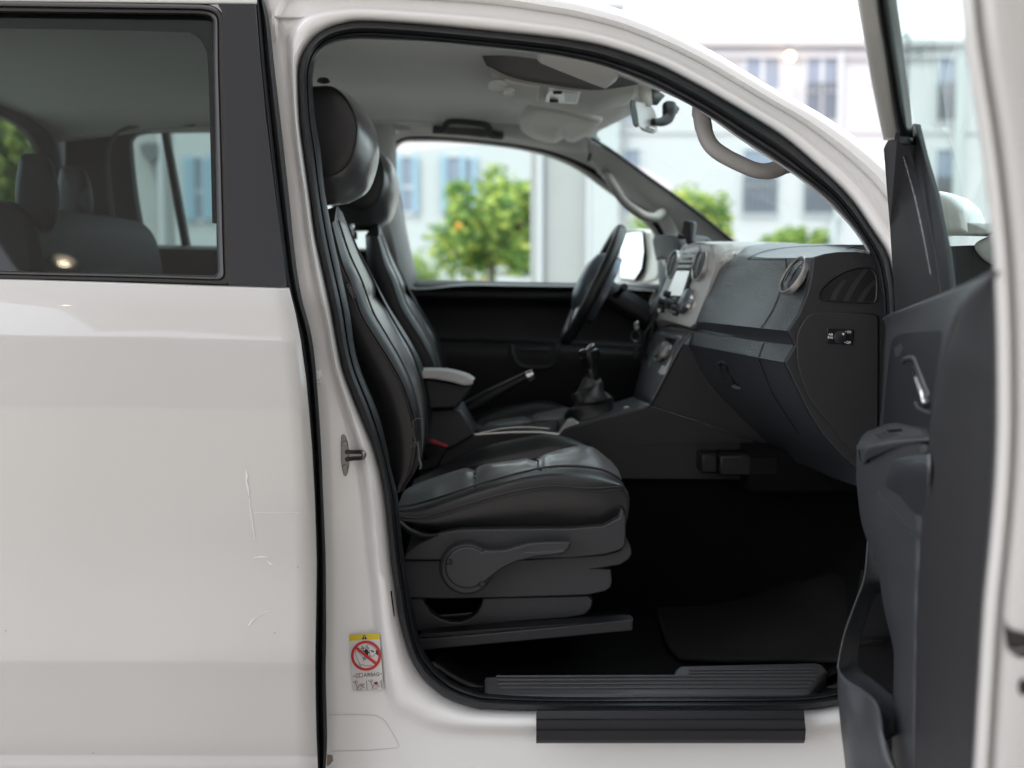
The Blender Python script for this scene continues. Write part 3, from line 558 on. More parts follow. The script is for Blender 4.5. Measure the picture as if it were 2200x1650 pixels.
def spline2o(p): return [(v.x, v.y) for v in spline([Vector((a, b, 0)) for a, b in p], 30)]
def spline2(p): return [(v.x, v.y) for v in spline([Vector((a, b, 0)) for a, b in p], 40, True)]
def dense2(g, nu, nv):
    g = [spline(r, nv) for r in g]; cols = [spline([r[j] for r in g], nu) for j in range(nv)]
    return [[cols[j][i] for j in range(nv)] for i in range(nu)]
def make_seat(dy, label, hd=Vector((0, 0, 0))):
    k0 = set(bpy.data.objects)
    root = bpy.data.objects.new('front_seat', None); COL.objects.link(root); attach(root, TR); root['label'] = label
    root.matrix_parent_inverse = Matrix.Translation(-TR.location)
    def up(o): o.parent = root; return o
    # cushion
    A = R((845,1112,.235),(900,1135,.235),(960,1142,.235),(1040,1139,.235),(1130,1137,.235),(1220,1136,.235),(1290,1131,.235),(1330,1120,.24))
    B = R((845,1108,.215),(900,1113,.215),(960,1098,.215),(1040,1073,.215),(1120,1053,.215),(1190,1045,.215),(1270,1050,.215),(1337,1045,.222))
    Bt = R((850,1098,.225),(900,1096,.222),(960,1076,.222),(1040,1050,.222),(1125,1027,.222),(1197,1020,.222),(1280,1028,.222),(1338,1040,.23))
    Cc = R((852,1096,.28),(896,1090,.28),(952,1072,.28),(1034,1044,.28),(1130,1018,.28),(1202,1008,.28),(1284,1013,.28),(1330,1030,.29))
    C2 = R((853,1092,.30),(898,1084,.31),(958,1066,.31),(1040,1039,.31),(1133,1014,.31),(1206,1003,.31),(1285,1009,.31),(1328,1028,.31))
    Dd = R((868,1056,.42),(918,1040,.42),(982,1014,.42),(1060,997,.42),(1138,984,.42),(1208,967,.45),(1272,962,.47),(1318,996,.45))
    E = R((885,1044,.60),(938,1024,.60),(998,1006,.60),(1060,996,.60),(1135,988,.60),(1192,969,.60),(1250,959,.60),(1298,984,.60))
    E2 = R((886,1041,.615),(940,1020,.615),(996,996,.615),(1056,978,.615),(1132,964,.615),(1186,952,.615),(1244,952,.615),(1296,980,.615))
    F = R((890,1030,.665),(945,1002,.665),(998,976,.665),(1058,954,.665),(1130,938,.665),(1172,932,.665),(1226,942,.665),(1290,978,.665))
    G = R((890,1040,.715),(945,1010,.715),(998,990,.715),(1058,975,.715),(1130,965,.715),(1172,962,.715),(1226,968,.715),(1285,992,.715))
    Hh = R((890,1075,.72),(945,1075,.72),(998,1072,.72),(1058,1070,.72),(1130,1068,.72),(1172,1066,.72),(1226,1064,.72),(1285,1058,.72))
    low = lambda r, y: [r[-1] + Vector((.012, 0, -.02)), r[-1] + Vector((.012, 0, -.06)), r[-1] + Vector((.0, 0, -.10))]
    def nose(r): return spline(r, 40) + spline([r[-1]] + low(r, 0), 8)[1:]
    nA = spline(A, 40) + [A[-1] + Vector((0, .001 * i, -.004 * i)) for i in range(1, 8)]
    def dense(rs, n): 
        cols = [spline([r[j] for r in rs], n) for j in range(len(rs[0]))]
        return [[cols[j][i] for j in range(len(cols))] for i in range(n)]
    N = [nose(r) for r in (B, Bt, Cc, C2, Dd, E, E2, F, G, Hh)]
    mb = MB(); mb.rows(dense([nA, [ (p + q) / 2 + Vector((0, -.010, 0)) for p, q in zip(nA, N[0])], N[0]], 8)); mb.rows(dense(N[0:3], 8)); up(mb.build('seat_cushion', M['leather'], None, angle=50)); mb = MB(); mb.rows(dense(N[5:10], 14))
    cu = up(mb.build('cushion_bolster', M['leather'], None, angle=50))
    # insert, pulled in at the cross seams
    ins = dense([N[2], N[3], N[4], N[5], N[6]], 24)
    xs = sorted(((1020, .46), (1150, .46)))
    for r in ins:
        for j, p in enumerate(r):
            for px, Y in xs:
                x = P(px, 1000, Y).x; d = abs(p.x - x + (p.y - .46) * .05)
                if d < .022: p.z -= .012 * (1 - d / .022) ** 1.3 * min(1, max(0, (p.y - .30) / .04))
            w = math.sin(math.pi * max(0, min(1, (p.y - .28) / .33)))
            p.z += .0007 * w * math.sin(p.x * 60 + p.y * 25) + .0006 * w * math.sin(p.y * 120 + p.x * 24 + math.sin(p.x * 30))
    ins = dense2(ins, 60, 100)
    for px, Y in xs:
        x0 = P(px, 1000, Y).x; sp_ = [min(r, key=lambda p: abs(p.x - x0 + (p.y - .46) * .05)) + Vector((0, 0, .0006)) for r in ins[2:-2]]; mb = MB(); mb.tube(sp_, .0016, 6); up(mb.build('cushion_seam', M['black'], None))
    mb = MB(); mb.rows(ins); up2 = mb.build('cushion_insert', M['insert'], None, angle=180); up(up2)
    mb = MB(); mb.tube([p + Vector((0, -.002, .001)) for p in nose(B)[:42]], .0022, 6); mb.tube([p + Vector((0, 0, .0025)) for p in nose(C2)[:42]], .0026, 6); mb.tube([p + Vector((0, -.003, -.006)) for p in nose(B)[:42]], .0010, 5)
    up(mb.build('cushion_piping', M['leather'], None))
    # backrest
    R0 = R((680,475,.26),(684,540,.26),(690,600,.26),(700,660,.26),(715,730,.26),(738,790,.26),(765,850,.26),(790,925,.26),(815,1000,.26),(838,1060,.26))
    R1 = R((713,480,.215),(734,560,.215),(756,612,.212),(778,676,.212),(808,726,.212),(842,780,.212),(872,840,.212),(894,920,.212),(889,1000,.215),(862,1056,.22))
    R2 = R((719,474,.24),(743,552,.235),(769,606,.23),(793,670,.23),(823,720,.23),(857,774,.23),(886,836,.23),(905,915,.23),(899,995,.235),(868,1052,.24))
    R3 = R((722,474,.29),(746,550,.28),(773,604,.275),(797,668,.275),(828,720,.275),(860,774,.275),(888,838,.275),(904,914,.275),(898,993,.28),(866,1048,.29))
    R3b = R((726,474,.31),(750,546,.305),(776,603,.305),(799,667,.305),(829,720,.305),(860,774,.305),(887,838,.305),(902,912,.305),(898,990,.31),(866,1046,.31))
    R4 = R((737,480,.46),(760,540,.46),(787,600,.46),(812,660,.46),(842,715,.46),(871,770,.46),(893,833,.46),(905,903,.46),(902,985,.46),(872,1040,.46))
    R5 = R((746,486,.59),(767,540,.59),(793,595,.59),(819,655,.59),(849,712,.59),(876,765,.59),(896,825,.59),(907,890,.59),(905,970,.59),(878,1030,.59))
    R5b = R((747,486,.61),(769,540,.61),(796,593,.615),(825,654,.615),(857,711,.615),(884,758,.615),(903,815,.615),(914,880,.615),(910,960,.61),(880,1026,.61))
    R6 = R((744,490,.665),(771,540,.665),(799,592,.665),(833,655,.665),(869,712,.665),(894,755,.665),(911,795,.665),(924,845,.665),(928,890,.665),(914,955,.665))
    R7 = R((736,488,.70),(760,535,.70),(786,590,.70),(816,650,.70),(850,706,.70),(874,750,.70),(890,790,.70),(902,840,.70),(905,890,.70),(892,955,.70))
    R8 = R((700,482,.68),(705,530,.68),(712,580,.68),(722,640,.68),(740,700,.68),(760,750,.68),(780,800,.68),(800,850,.68),(822,900,.68),(840,960,.68))
    S_ = [spline(r, 44) for r in (R0, R1, R2, R3, R3b, R4, R5, R5b, R6, R7, R8)]
    mb = MB(); mb.rows(dense([S_[0], [(p * .45 + q * .55) + Vector((0, -.02, 0)) for p, q in zip(S_[0], S_[1])], S_[1]], 8)); mb.rows(dense(S_[1:4], 8)); mb.rows(dense(S_[7:11], 12)); mb.rows([S_[10], S_[0]])
    tops = [s[0] for s in S_]; tc = Vector((tops[0].x * .5 + tops[5].x * .5, .46, max(p.z for p in tops) + .030)); mb.rows([tops, [p.lerp(tc, .5) + Vector((0, 0, .008)) for p in tops], [tc] * len(tops)])
    br = up(mb.build('backrest', M['leather'], None, angle=50))
    bi = dense(S_[3:8], 22)
    for r in bi:
        for j, p in enumerate(r):
            zz = P(800, 640, .46).z; d = abs(p.z - zz); w = math.sin(math.pi * max(0, min(1, (p.y - .28) / .33)))
            if d < .03: p.x -= .010 * (1 - d / .03) ** 1.5
            p.x += .0020 * w * math.sin(p.y * 120 + math.sin(p.z * 22) * 2)
    mb = MB(); mb.rows(bi); up(mb.build('backrest_insert', M['insert'], None, angle=180))
    mb = MB(); mb.tube([p + Vector((0, -.0015, 0)) for p in S_[1]], .0020, 6); mb.tube([p + Vector((.0015, 0, 0)) for p in S_[4]], .0024, 6); mb.tube([p + Vector((.002, 0, 0)) for p in S_[7]], .0024, 6); mb.tube([p + Vector((-.007, -.001, 0)) for p in S_[1]], .0009, 5)
    up(mb.build('backrest_piping', M['leather'], None))
    # head restraint
    face = [(668,234),(690,212),(713,203),(738,209),(758,228),(773,255),(780,285),(778,318),(768,350),(750,374),(725,386),(703,384),(686,360),(672,300)]
    outr = [(664,226),(690,200),(716,195),(748,203),(780,234),(802,274),(810,318),(806,358),(788,398),(756,421),(722,430),(700,428),(680,392),(664,310)]
    face = [(x - 45 if x < 700 else x, y) for x, y in face]; outr = [(x - 45 if x < 705 else x, y + (8 if y > 380 else 0)) for x, y in outr]
    def hr(t, Y, sc=1.0):
        c = Vector((735, 310)); r = []
        for p, q in zip(face, outr):
            x = p[0] + (q[0] - p[0]) * t; y = p[1] + (q[1] - p[1]) * t
            r.append(P(c.x + (x - c.x) * sc, c.y + (y - c.y) * sc, .46) + Vector((0, Y - .46, 0)))
        return spline(r, 48, True)
    def cen_(Y): return [P(715, 305, .46) + Vector((0, Y - .46, 0))] * 48
    mb = MB(); mb.rows([cen_(.348), hr(0, .350, .6), hr(0, .353, .93), hr(.06, .357)], True); mb.rows([hr(.06, .357), hr(.16, .360), hr(.5, .378), hr(.82, .405), hr(1, .445), hr(1, .50), hr(.82, .545), hr(.45, .575), hr(.0, .59), hr(0, .597, .6), cen_(.60)], True, 1)
    hd_ = up(mb.build('head_restraint', [M['leather'], M['insert']], None, angle=50));  # front in the paler leather, for the windscreen light it reflects
    for v in hd_.data.vertices: v.co += hd
    mb = MB(); mb.tube([p + Vector((0, -.001, 0)) + hd for p in hr(.02, .355)], .0014, 5, True); up(mb.build('restraint_seam', M['leather'], None))
    for Y in (.40, .53):
        mb = MB(); mb.tube([P(648, 415, Y) + hd, P(652, 500, Y)], .0065, 10); mb.tube([P(650, 468, Y), P(651, 488, Y)], .013, 12); up(mb.build('restraint_post', M['chrome'], None))
    # seat base
    mb = MB()
    vt = [(870,1190),(900,1168),(947,1145),(987,1138),(1100,1136.5),(1220,1136),(1297,1130),(1330,1113),(1335,1092),(1340,1098),(1345,1110),(1345,1150),(1343,1172),(1333,1182),(1300,1192),(1233,1199),(1133,1202),(947,1204),(868,1204)]
    mb.prism(R(*[(x, y, .205) for x, y in vt]), (-.01, .50, 0)); up(mb.build('base_valance', M['greyplastic'], None, bevel=.006, seg=3))
    mb = MB(); mb.prism(R(*[(x, y, .222) for x, y in [(866,1204),(1133,1202),(1300,1192),(1333,1182),(1345,1158),(1356,1175),(1358,1190),(1352,1201),(1333,1214),(1283,1222),(1313,1224),(1315,1250),(1312,1263),(1300,1271),(1260,1279),(1100,1284),(955,1287),(870,1285)]]), (-.01, .47, 0)); up(mb.build('base_cover', M['greyplastic'], None, bevel=.006, seg=3))
    mb = MB(); mb.prism(R(*[(x, y, .235) for x, y in [(880,1286),(908,1286),(914,1300),(926,1317),(944,1329),(966,1336),(988,1337),(1010,1330),(1026,1316),(1034,1300),(1037,1285),(1265,1280),(1274,1290),(1270,1308),(1255,1322),(1217,1328),(1100,1337),(933,1353),(895,1357)]]), (0, .03, 0)); up(mb.build('base_bracket', M['greyplastic'], None, bevel=.003))
    for Y, (x0, y0, x1, y1) in ((.19, (895, 1381, 1358, 1338)), (.62, (900, 1348, 1352, 1321))):
        a_, b_ = P(x0, y0, Y), P(x1, y1, Y); d = (b_ - a_) / 2; h = Vector((0, 0, .0115 if Y < .3 else .006)); mb = MB(); mb.obox((a_ + b_) / 2, d, (0, .019, 0), h); up(mb.build('seat_rail', M['black'] if Y > .3 else M['blackpanel'], None, bevel=.003))
    a_, b_ = P(905, 1360, .20), P(1345, 1330, .20); mb = MB(); mb.obox((a_ + b_) / 2, (b_ - a_) / 2, (0, .02, 0), (0, 0, .004)); up(mb.build('slide_channel', M['black'], None, bevel=.001))
    a_, b_ = P(1358, 1327, .1895), P(1358, 1349, .1895); mb = MB(); mb.tube([a_, b_], .0016, 6); up(mb.build('rail_end', M['steel'], None))
    mb = MB(); mb.patch([R((940,1322,.235),(980,1320,.235),(1015,1316,.235)), R((950,1331,.27),(985,1330,.27),(1010,1325,.27))], 3, 8, 'none'); up(mb.build('bracket_lip', M['greyplastic'], None, solid=.003))
    # recliner lever
    c_ = P(1003, 1220, .19); mb = MB(); mb.lathe([(0, .018), (.046, .018), (.051, .014), (.053, .004), (.053, -.02)], c_, (0, -1, 0), 40, u=(1, 0, 0), sx=1.04)
    lv = up(mb.build('recliner_lever', M['greyplastic'], None, angle=35))
    lo = [(1003 + 47 * math.cos(rad(a)), 1220 + 45 * math.sin(rad(a))) for a in range(58, 318, 8)] + [(1041,1181),(1058,1184),(1085,1182),(1110,1175),(1133,1168),(1165,1165),(1205,1164.5),(1224,1165),(1228,1168),(1222,1180),(1212,1190),(1195,1193),(1150,1197),(1110,1207),(1080,1221),(1060,1236),(1042,1251)]
    mb = MB(); mb.prism(R(*[(x, y, .165) for x, y in lo]), (0, .022, 0)); arm = mb.build('lever_arm', M['greyplastic'], None, bevel=.005, seg=3); up(arm)
    mb = MB(); mb.patch([R(*[(x, y, .1640) for x, y in ((1118,1184),(1150,1172),(1190,1168.5),(1222,1168))]), R(*[(x, y, .1655) for x, y in ((1122,1186),(1155,1180),(1190,1177),(1214,1176))]), R(*[(x, y, .1640) for x, y in ((1126,1188),(1160,1190),(1190,1188.5),(1210,1185))])], 8, 14); up(mb.build('lever_dish', M['doortrim'], None))
    for x, y in ((966, 1207), (1036, 1255)):
        mb = MB(); mb.lathe([(0, -.0005), (.0055, -.0005), (.0062, .0008), (.0068, 0)], P(x, y, .1645), (0, -1, 0), 16); up(mb.build('screw_hole', M['gloss'], None))
    mb = MB(); mb.patch([R((858,1115,.21),(880,1133,.205),(910,1146,.205),(942,1147,.21)), R((858,1122,.20),(880,1140,.198),(910,1151,.198),(942,1150,.205)), R((858,1130,.21),(878,1146,.21),(910,1156,.21),(942,1152,.212))], 6, 14); up(mb.build('hinge_trim', M['greyplastic'], None, solid=.002))
    # belt buckle
    mb = MB(); mb.prism(R((898,962,.70),(912,948,.70),(962,958,.70),(958,972,.70),(940,1005,.70),(905,1015,.70)), (0, .03, 0)); up(mb.build('belt_buckle', M['black'], None, bevel=.004))
    mb = MB(); mb.prism(R((924,946,.695),(928,944,.695),(963,957,.695),(961,963,.695),(922,951,.695)), (0, .022, 0)); up(mb.build('buckle_button', M['red'], None, bevel=.002))
    new = [o for o in bpy.data.objects if o not in k0 and o is not root]
    return root, new
seat, kids = make_seat(0, 'passenger seat nearest the open door, its leather cushion side worn')
# fabric tag, torn seam and loose strap on the near seat
tgp = flatp(.178)
mb = MB(); mb.prism(R((738.5,610,.178),(750,605,.178),(767.5,639,.178),(757,645,.178)), (0, .004, 0), 0); text_px(mb, 'AIRBAG', 753.2, 625, 35, 8, 63, tgp, .0012, 1)
tg = mb.build('airbag_tag', [M['black'], M['tagprint']], seat, angle=180); tg.matrix_parent_inverse = Matrix()
mb = MB(); 
for pts, r in (([(884,912),(890,903),(897,899),(908,899)], .0012), ([(885,918),(888,935),(893,946),(896,957)], .0010), ([(882,962),(886,958),(889,950),(893,951),(890,962)], .0012), ([(896,950),(899,965),(900,985)], .0022), ([(899,985),(904,998),(902,1008)], .003)):
    mb.tube(spline([P(x, y, .204) for x, y in pts], 10), r, 6)
ts = mb.build('torn_strap', M['strap'], seat); ts.matrix_parent_inverse = Matrix()
# the driver's seat: a copy, part by part
seat2 = seat.copy(); COL.objects.link(seat2); seat2.location = Vector((0, .78, 0)); seat2['label'] = "driver's seat on the far side, behind the steering wheel"
for o in kids:
    if o.name.startswith(('airbag', 'torn')): continue
    c = o.copy(); COL.objects.link(c); c.parent = seat2
    if o.name.startswith(('head_restraint', 'restraint_seam')): c.location = (-.03, 0, -.026)
# rear bench behind the tinted window
mb = MB()
def rb(x0, w, z): return None
mb.prism([P(x, y, .30) for x, y in spline2([(-260,440),(-120,430),(0,430),(40,446),(66,480),(80,530),(92,610),(100,760),(-260,760)])], (.0, .85, 0)); mb.prism([P(x, y, 1.0) for x, y in ((-60,450),(60,448),(150,452),(186,470),(200,530),(212,700),(-60,700))], (0, .48, 0))
rs = mb.build('rear_seat', M['dashsoft'], TR, angle=60, bevel=.02, seg=3)
for Y, dx, dy_ in ((.42, 0, 0), (1.15, 42, 22)):
    o1 = [(33,400),(38,360),(46,333),(70,330),(96,333),(112,350),(124,390),(129,430),(124,470),(112,496),(86,505),(60,500),(40,480),(33,440)]
    c = Vector((82, 418)); mk = lambda sc, yo: spline([P(c.x + (x - c.x) * sc * (1 if Y < 1 else .82) + dx * (1 if Y < 1 else 1.9), c.y + (y - c.y) * sc * (1 if Y < 1 else .80) + dy_ * .4, Y + yo) for x, y in o1], 36, True)
    mb = MB(); mb.rows([mk(.02, -.10), mk(.75, -.10), mk(.95, -.085), mk(1, -.04), mk(1, .04), mk(.95, .085), mk(.75, .10), mk(.02, .10)], True); mb.build('head_restraint', M['dashsoft'], rs, angle=70)
    mb = MB(); mb.tube([P(80 + dx * 1.2, 480, Y), P(84 + dx * 1.2, 540, Y)], .007, 8); mb.build('restraint_post', M['chrome'], rs)

# ---- far rear door and cab back wall (seen through the tinted window)
RI = [(287,317),(288,303),(295,295),(303,291),(337,287),(480,286),(620,288),(740,298),(780,320),(800,420),(815,520),(820,600),(600,586),(398,580),(364,575),(344,567),(327,552),(317,523),(305,462),(294,390)]
RO = [(140,317),(140,262),(200,240),(303,240),(337,262),(480,264),(620,266),(770,276),(815,300),(835,420),(850,520),(858,660),(600,900),(398,900),(364,900),(344,900),(200,900),(140,900),(140,600),(140,420)]
mb = MB(); mb.rows([spline([P(x, y, 1.70) for x, y in RI], 90, True), spline([P(x, y, 1.62) for x, y in RI], 90, True), lin([P(p[0] + (q[0] - p[0]) * .06, p[1] + (q[1] - p[1]) * .06, 1.60) for p, q in zip(RI + RI[:1], RO + RO[:1])], 91)[:90], lin([P(*q, 1.56) for q in RO + RO[:1]], 91)[:90]], True)
frd = mb.build('rear_door', M['dashsoft'], TR, angle=50)
mb = MB(); mb.prism(R((345,280,1.62),(359,280,1.62),(417,592,1.66),(401,592,1.66)), (0, .03, 0)); mb.build('quarter_glass_bar', M['rubber'], frd)
mb = MB(); mb.rows([R((270,270,1.67),(820,270,1.67)), R((270,610,1.71),(830,610,1.71))]); mb.build('window_glass', M['glass'], frd)
mb = MB(); mb.tube(spline(R((420,268,1.50),(330,268,1.50),(270,276,1.48),(240,300,1.47),(231,340,1.46),(237,420,1.46),(247,500,1.46),(256,560,1.46)), 30), .006, 8); mb.build('frame_trim', M['greyplastic'], frd)
mb = MB(); mb.patch([R((105,524,1.50),(200,525,1.50),(480,530,1.50),(800,535,1.5)), R((105,533,1.44),(200,534,1.44),(480,539,1.44),(800,545,1.44)), R((105,700,1.46),(200,700,1.46),(480,700,1.46),(800,700,1.46))], 6, 12, 'lin'); mb.build('door_trim', M['moulding'], frd, solid=.004)  # set high, standing in for a dark reflection low in the near glass
BW = -1.42
bi_ = [Vector((BW, y, z)) for y, z in ((.45, 1.63), (1.10, 1.65), (1.30, 1.635), (1.40, 1.60), (1.435, 1.52), (1.43, 1.25), (1.40, 1.21), (1.1, 1.20), (.45, 1.20), (.35, 1.25), (.33, 1.5), (.37, 1.58))]
bo_ = [Vector((BW, y, z)) for y, z in ((.45, 1.75), (1.10, 1.75), (1.35, 1.75), (1.55, 1.70), (1.75, 1.46), (1.75, 1.0), (1.6, .34), (1.1, .34), (.45, .34), (.06, .4), (.05, 1.5), (.1, 1.7))]
mb = MB(); mb.rows([spline(bi_, 60, True), spline(bo_, 60, True)], True); bw = mb.build('cab_back_wall', M['dashsoft'], TR, solid=.03)
mb = MB(); mb.add([(BW - .01, .2, 1.1), (BW - .01, 1.6, 1.1), (BW - .01, 1.6, 1.7), (BW - .01, .2, 1.7)], [(0, 1, 2, 3)]); mb.build('rear_window', M['glass'], bw)

# ---- dashboard
db = MB()
# columns run from the near end to the centre stack
p_top = R((1869,527,.13),(1800,525,.30),(1700,523,.60),(1600,520,.95))
p_a = R((1868,545,.13),(1790,536,.28),(1690,534,.45),(1600,530,.72))
p_0 = R((1748,553,.14),(1692,554,.26),(1640,553,.42),(1583,547,.68))
p_1 = R((1745,580,.14),(1686,590,.26),(1622,588,.45),(1550,574,.70))
p_2 = R((1735,630,.14),(1669,640,.26),(1597,632,.48),(1525,620,.71))
p_3 = R((1717,675,.14),(1652,676,.26),(1579,666,.48),(1507,655,.71))
p_4 = R((1693,711,.14),(1634,705,.26),(1560,697,.48),(1492,690,.71))
p_4b = R((1695,716,.145),(1636,709,.265),(1561,701,.485),(1493,694,.715))
p_5 = R((1712,741,.15),(1650,735,.28),(1573,724,.49),(1498,709,.72))
s_0 = R((1709,742,.145),(1641,735,.28),(1565,724,.485),(1489,712,.715))
s_1 = R((1687,779,.145),(1628,768,.27),(1555,754,.48),(1479,739,.71))
s_2 = R((1690,785,.15),(1631,773,.275),(1558,759,.485),(1482,744,.715))
g_1 = R((1720,850,.145),(1662,852,.27),(1590,836,.485),(1508,800,.70))
g_2 = R((1768,934,.145),(1714,932,.28),(1645,912,.50),(1560,865,.70))
g_3 = R((1841,1008,.145),(1790,1000,.29),(1720,975,.51),(1635,935,.70))
g_4 = R((1846,1046,.16),(1800,1030,.34),(1740,1004,.53),(1660,968,.72))
g_5 = R((1990,1010,.18),(1950,1000,.36),(1900,980,.56),(1830,950,.76))
db.patch([p_top, p_a, p_0], 8, 30); db.patch([p_0, p_1, p_2, p_3, p_4], 26, 30); db.patch([p_4, p_4b, p_5, s_0], 6, 30, 'lin'); db.patch([s_0, s_1], 4, 30, 'lin'); db.patch([s_1, s_2, g_1, g_2, g_3], 24, 30); db.patch([g_3, g_4, g_5], 5, 30, 'lin')
dash = db.build('dashboard', M['dash'], TR, angle=42)
DB = on(bvh_of(dash), .3)
mb = MB()
seam = lambda pts, w=2.0: stroke(mb, spline2o(pts), w, DB, .0022)
seam([(1688,556),(1688,585),(1671,640),(1654,676),(1635,704)], 2.6); seam([(1641,736),(1629,767)], 2.2); seam([(1631,772),(1645,810),(1664,852),(1692,896),(1716,932)], 2.2)
seam([(1606,557),(1625,546),(1655,537),(1700,531),(1760,528),(1855,526)], 2); seam([(1606,557),(1650,558),(1690,557)], 2); seam([(1818,535),(1840,530),(1864,528)], 2)
mb.build('panel_gap', M['black'], dash)
# glovebox latch
mb = MB(); fill(mb, [(1541,778),(1552,776),(1562,782),(1566,800),(1580,822),(1593,834),(1586,837),(1570,832),(1556,815),(1547,795)], DB, .002); mb.build('glovebox_latch', M['gloss'], dash)
mb = MB(); stroke(mb, [(1541,779),(1552,776),(1563,784)], [1, 2.5, 1], DB, .006); fill(mb, [(1568,829),(1578,826),(1592,832),(1590,837),(1580,836)], DB, .008); mb.build('latch_lip', M['silver'], dash)
mb = MB(); 
for x, y in ((1556, 785), (1559, 793), (1562, 800)): fill(mb, circ(x, y, 1.6, 2.2, 8), DB, .004)
mb.build('latch_pin', M['chrome'], dash)
# end cap facing the open door
cap = [(1748,553),(1775,545),(1800,541.5),(1840,541),(1870,546),(1884,560),(1893,600),(1899,690),(1899,1010),(1850,1016),(1841,1008),(1800,970),(1768,934),(1742,893),(1720,850),(1702,812),(1687,779),(1709,742),(1695,716),(1693,711),(1717,675),(1735,630),(1743,596)]
mb = MB(); mb.prism([P(x, y, .13) for x, y in cap], (0, .02, 0)); ec = mb.build('end_cap', M['dashsoft'], dash, bevel=.0025, seg=3)
lid = [(1712,741),(1713,722),(1718,706),(1727,690),(1738,678),(1748,673.5),(1770,672),(1830,673),(1874,675),(1884,678),(1887,686),(1887,800),(1886,1000),(1878,1002),(1850,985),(1815,950),(1786,915),(1756,878),(1734,846),(1720,806),(1713,775)]
mb = MB(); mb.prism([P(x, y, .1245) for x, y in lid], (0, .006, 0)); ld = mb.build('end_cap_lid', M['dashsoft'], dash, bevel=.002, seg=3)
mb = MB(); mb.tube([P(x, y, .1297) for x, y in lid], .0016, 6, True); mb.build('lid_gap', M['black'], ld)
# side demister vent
vn = [(1762,634),(1766,624),(1778,610),(1796,596),(1818,584),(1842,577),(1866,576.5),(1876,581),(1882,592),(1884,612),(1883,640),(1880,648),(1872,651),(1820,649),(1772,645),(1765,642)]
mb = MB(); ctr = Vector((1832, 616)); sc_ = lambda t: [((x - ctr.x) * t + ctr.x, (y - ctr.y) * t + ctr.y) for x, y in vn]
mb.rows([[P(x, y, .1295) for x, y in sc_(1.055)], [P(x, y, .1265) for x, y in sc_(1.03)], [P(x, y, .127) for x, y in sc_(1.0)], [P(x, y, .1285) for x, y in sc_(.96)]], True); sv = mb.build('side_vent', M['black'], dash, angle=50)
mb = MB(); fill(mb, sc_(.965), flatp(.129), .0004); mb.build('vent_recess', M['black'], sv)
for x0, y0, x1, y1, w in ((1782,648,1810,602,2), (1810,649,1856,578,4), (1840,650,1881,598,3)):
    mb = MB(); a_, b_ = P(x0, y0, .1275), P(x1, y1, .1275); mb.patch([[a_, (a_ + b_) / 2 + Vector((-.003, 0, .002)), b_], [a_ + Vector((.012, .0012, 0)), (a_ + b_) / 2 + Vector((.010, .0012, .002)), b_ + Vector((.010, .0012, 0))]], 3, 10, 'none'); mb.build('vent_fin', M['greyplastic'], sv)
# airbag key switch
mb = MB(); mb.prism([P(x, y, .1215) for x, y in ((1778,703.5),(1835,708),(1833,741),(1777,738))], (0, .004, 0)); ak = mb.build('airbag_switch', M['gloss'], dash, bevel=.001)
mb = MB(); mb.lathe([(0, .001), (.0105, .001), (.0125, .0)], P(1806, 724, .1212), (0, -1, 0), 26); mb.build('key_barrel', M['blackpanel'], ak)
mb = MB(); fw = flatp(.1205); stroke(mb, [(1801,729),(1810,719)], 3.5, fw, .0004, 1); fill(mb, [(1808,717),(1814,715),(1813,721)], fw, .0006)
text_px(mb, 'AIR', 1785, 718.5, 10, 5.2, 4, fw, .0005, 0, .02); text_px(mb, 'BAG', 1784, 725, 11, 5.2, 4, fw, .0005, 0, .02); text_px(mb, 'ON', 1824, 713, 8.5, 6, 4, fw, .0005, 0, .01); text_px(mb, 'OFF', 1823, 736, 10, 6, 4, fw, .0005, 0, .01)
fill(mb, circ(1817, 712.5, 1.2, 1.2, 8), fw, .0005); fill(mb, circ(1815.5, 735.5, 1.2, 1.2, 8), fw, .0005)
mb.build('switch_print', [M['white'], M['black']], ak)
def round_vent(c, u, v, r, parent, name='round_vent', lift=.004):
    n = u.cross(v).normalized()
    if n.x > 0: n = -n
    c = c + n * lift
    mk = lambda k, h: [c + u * (k * r * math.cos(a)) + v * (k * r * math.sin(a)) + n * h for a in [2 * math.pi * i / 48 for i in range(48)]]
    mb = MB(); mb.rows([mk(1.09, -.006), mk(1.085, .003), mk(1.05, .0055), mk(.98, .005), mk(.94, .0), mk(.93, -.01)], True); o = mb.build(name, M['silver'], parent, angle=60)
    mb = MB(); mb.rows([mk(.935, -.006), mk(.935, .0), mk(.6, .005), mk(.02, .0065)], True); k = mb.build('vent_disc', M['dash'], o, angle=50)
    mb = MB()
    for t in (-.33, .33): mb.tube([c + u * (t * r) + v * (s * r * .85) + n * (.0062 - .006 * s * s) for s in (-1, -.5, 0, .5, 1)], .0014, 5)
    mb.build('vent_slot', M['black'], o)
    mb = MB(); mb.rows([mk(.94, .0005), mk(.90, .003)], True); mb.build('vent_gap', M['black'], o)
    return o
vv = (P(1741, 556, .19) - P(1692, 640, .19)).normalized(); uu = (Vector((-.19, 1, 0))).normalized(); uu = (uu - vv * uu.dot(vv)).normalized()
round_vent(DB(1714, 597, 0), uu, vv, .0385, dash, lift=.010)
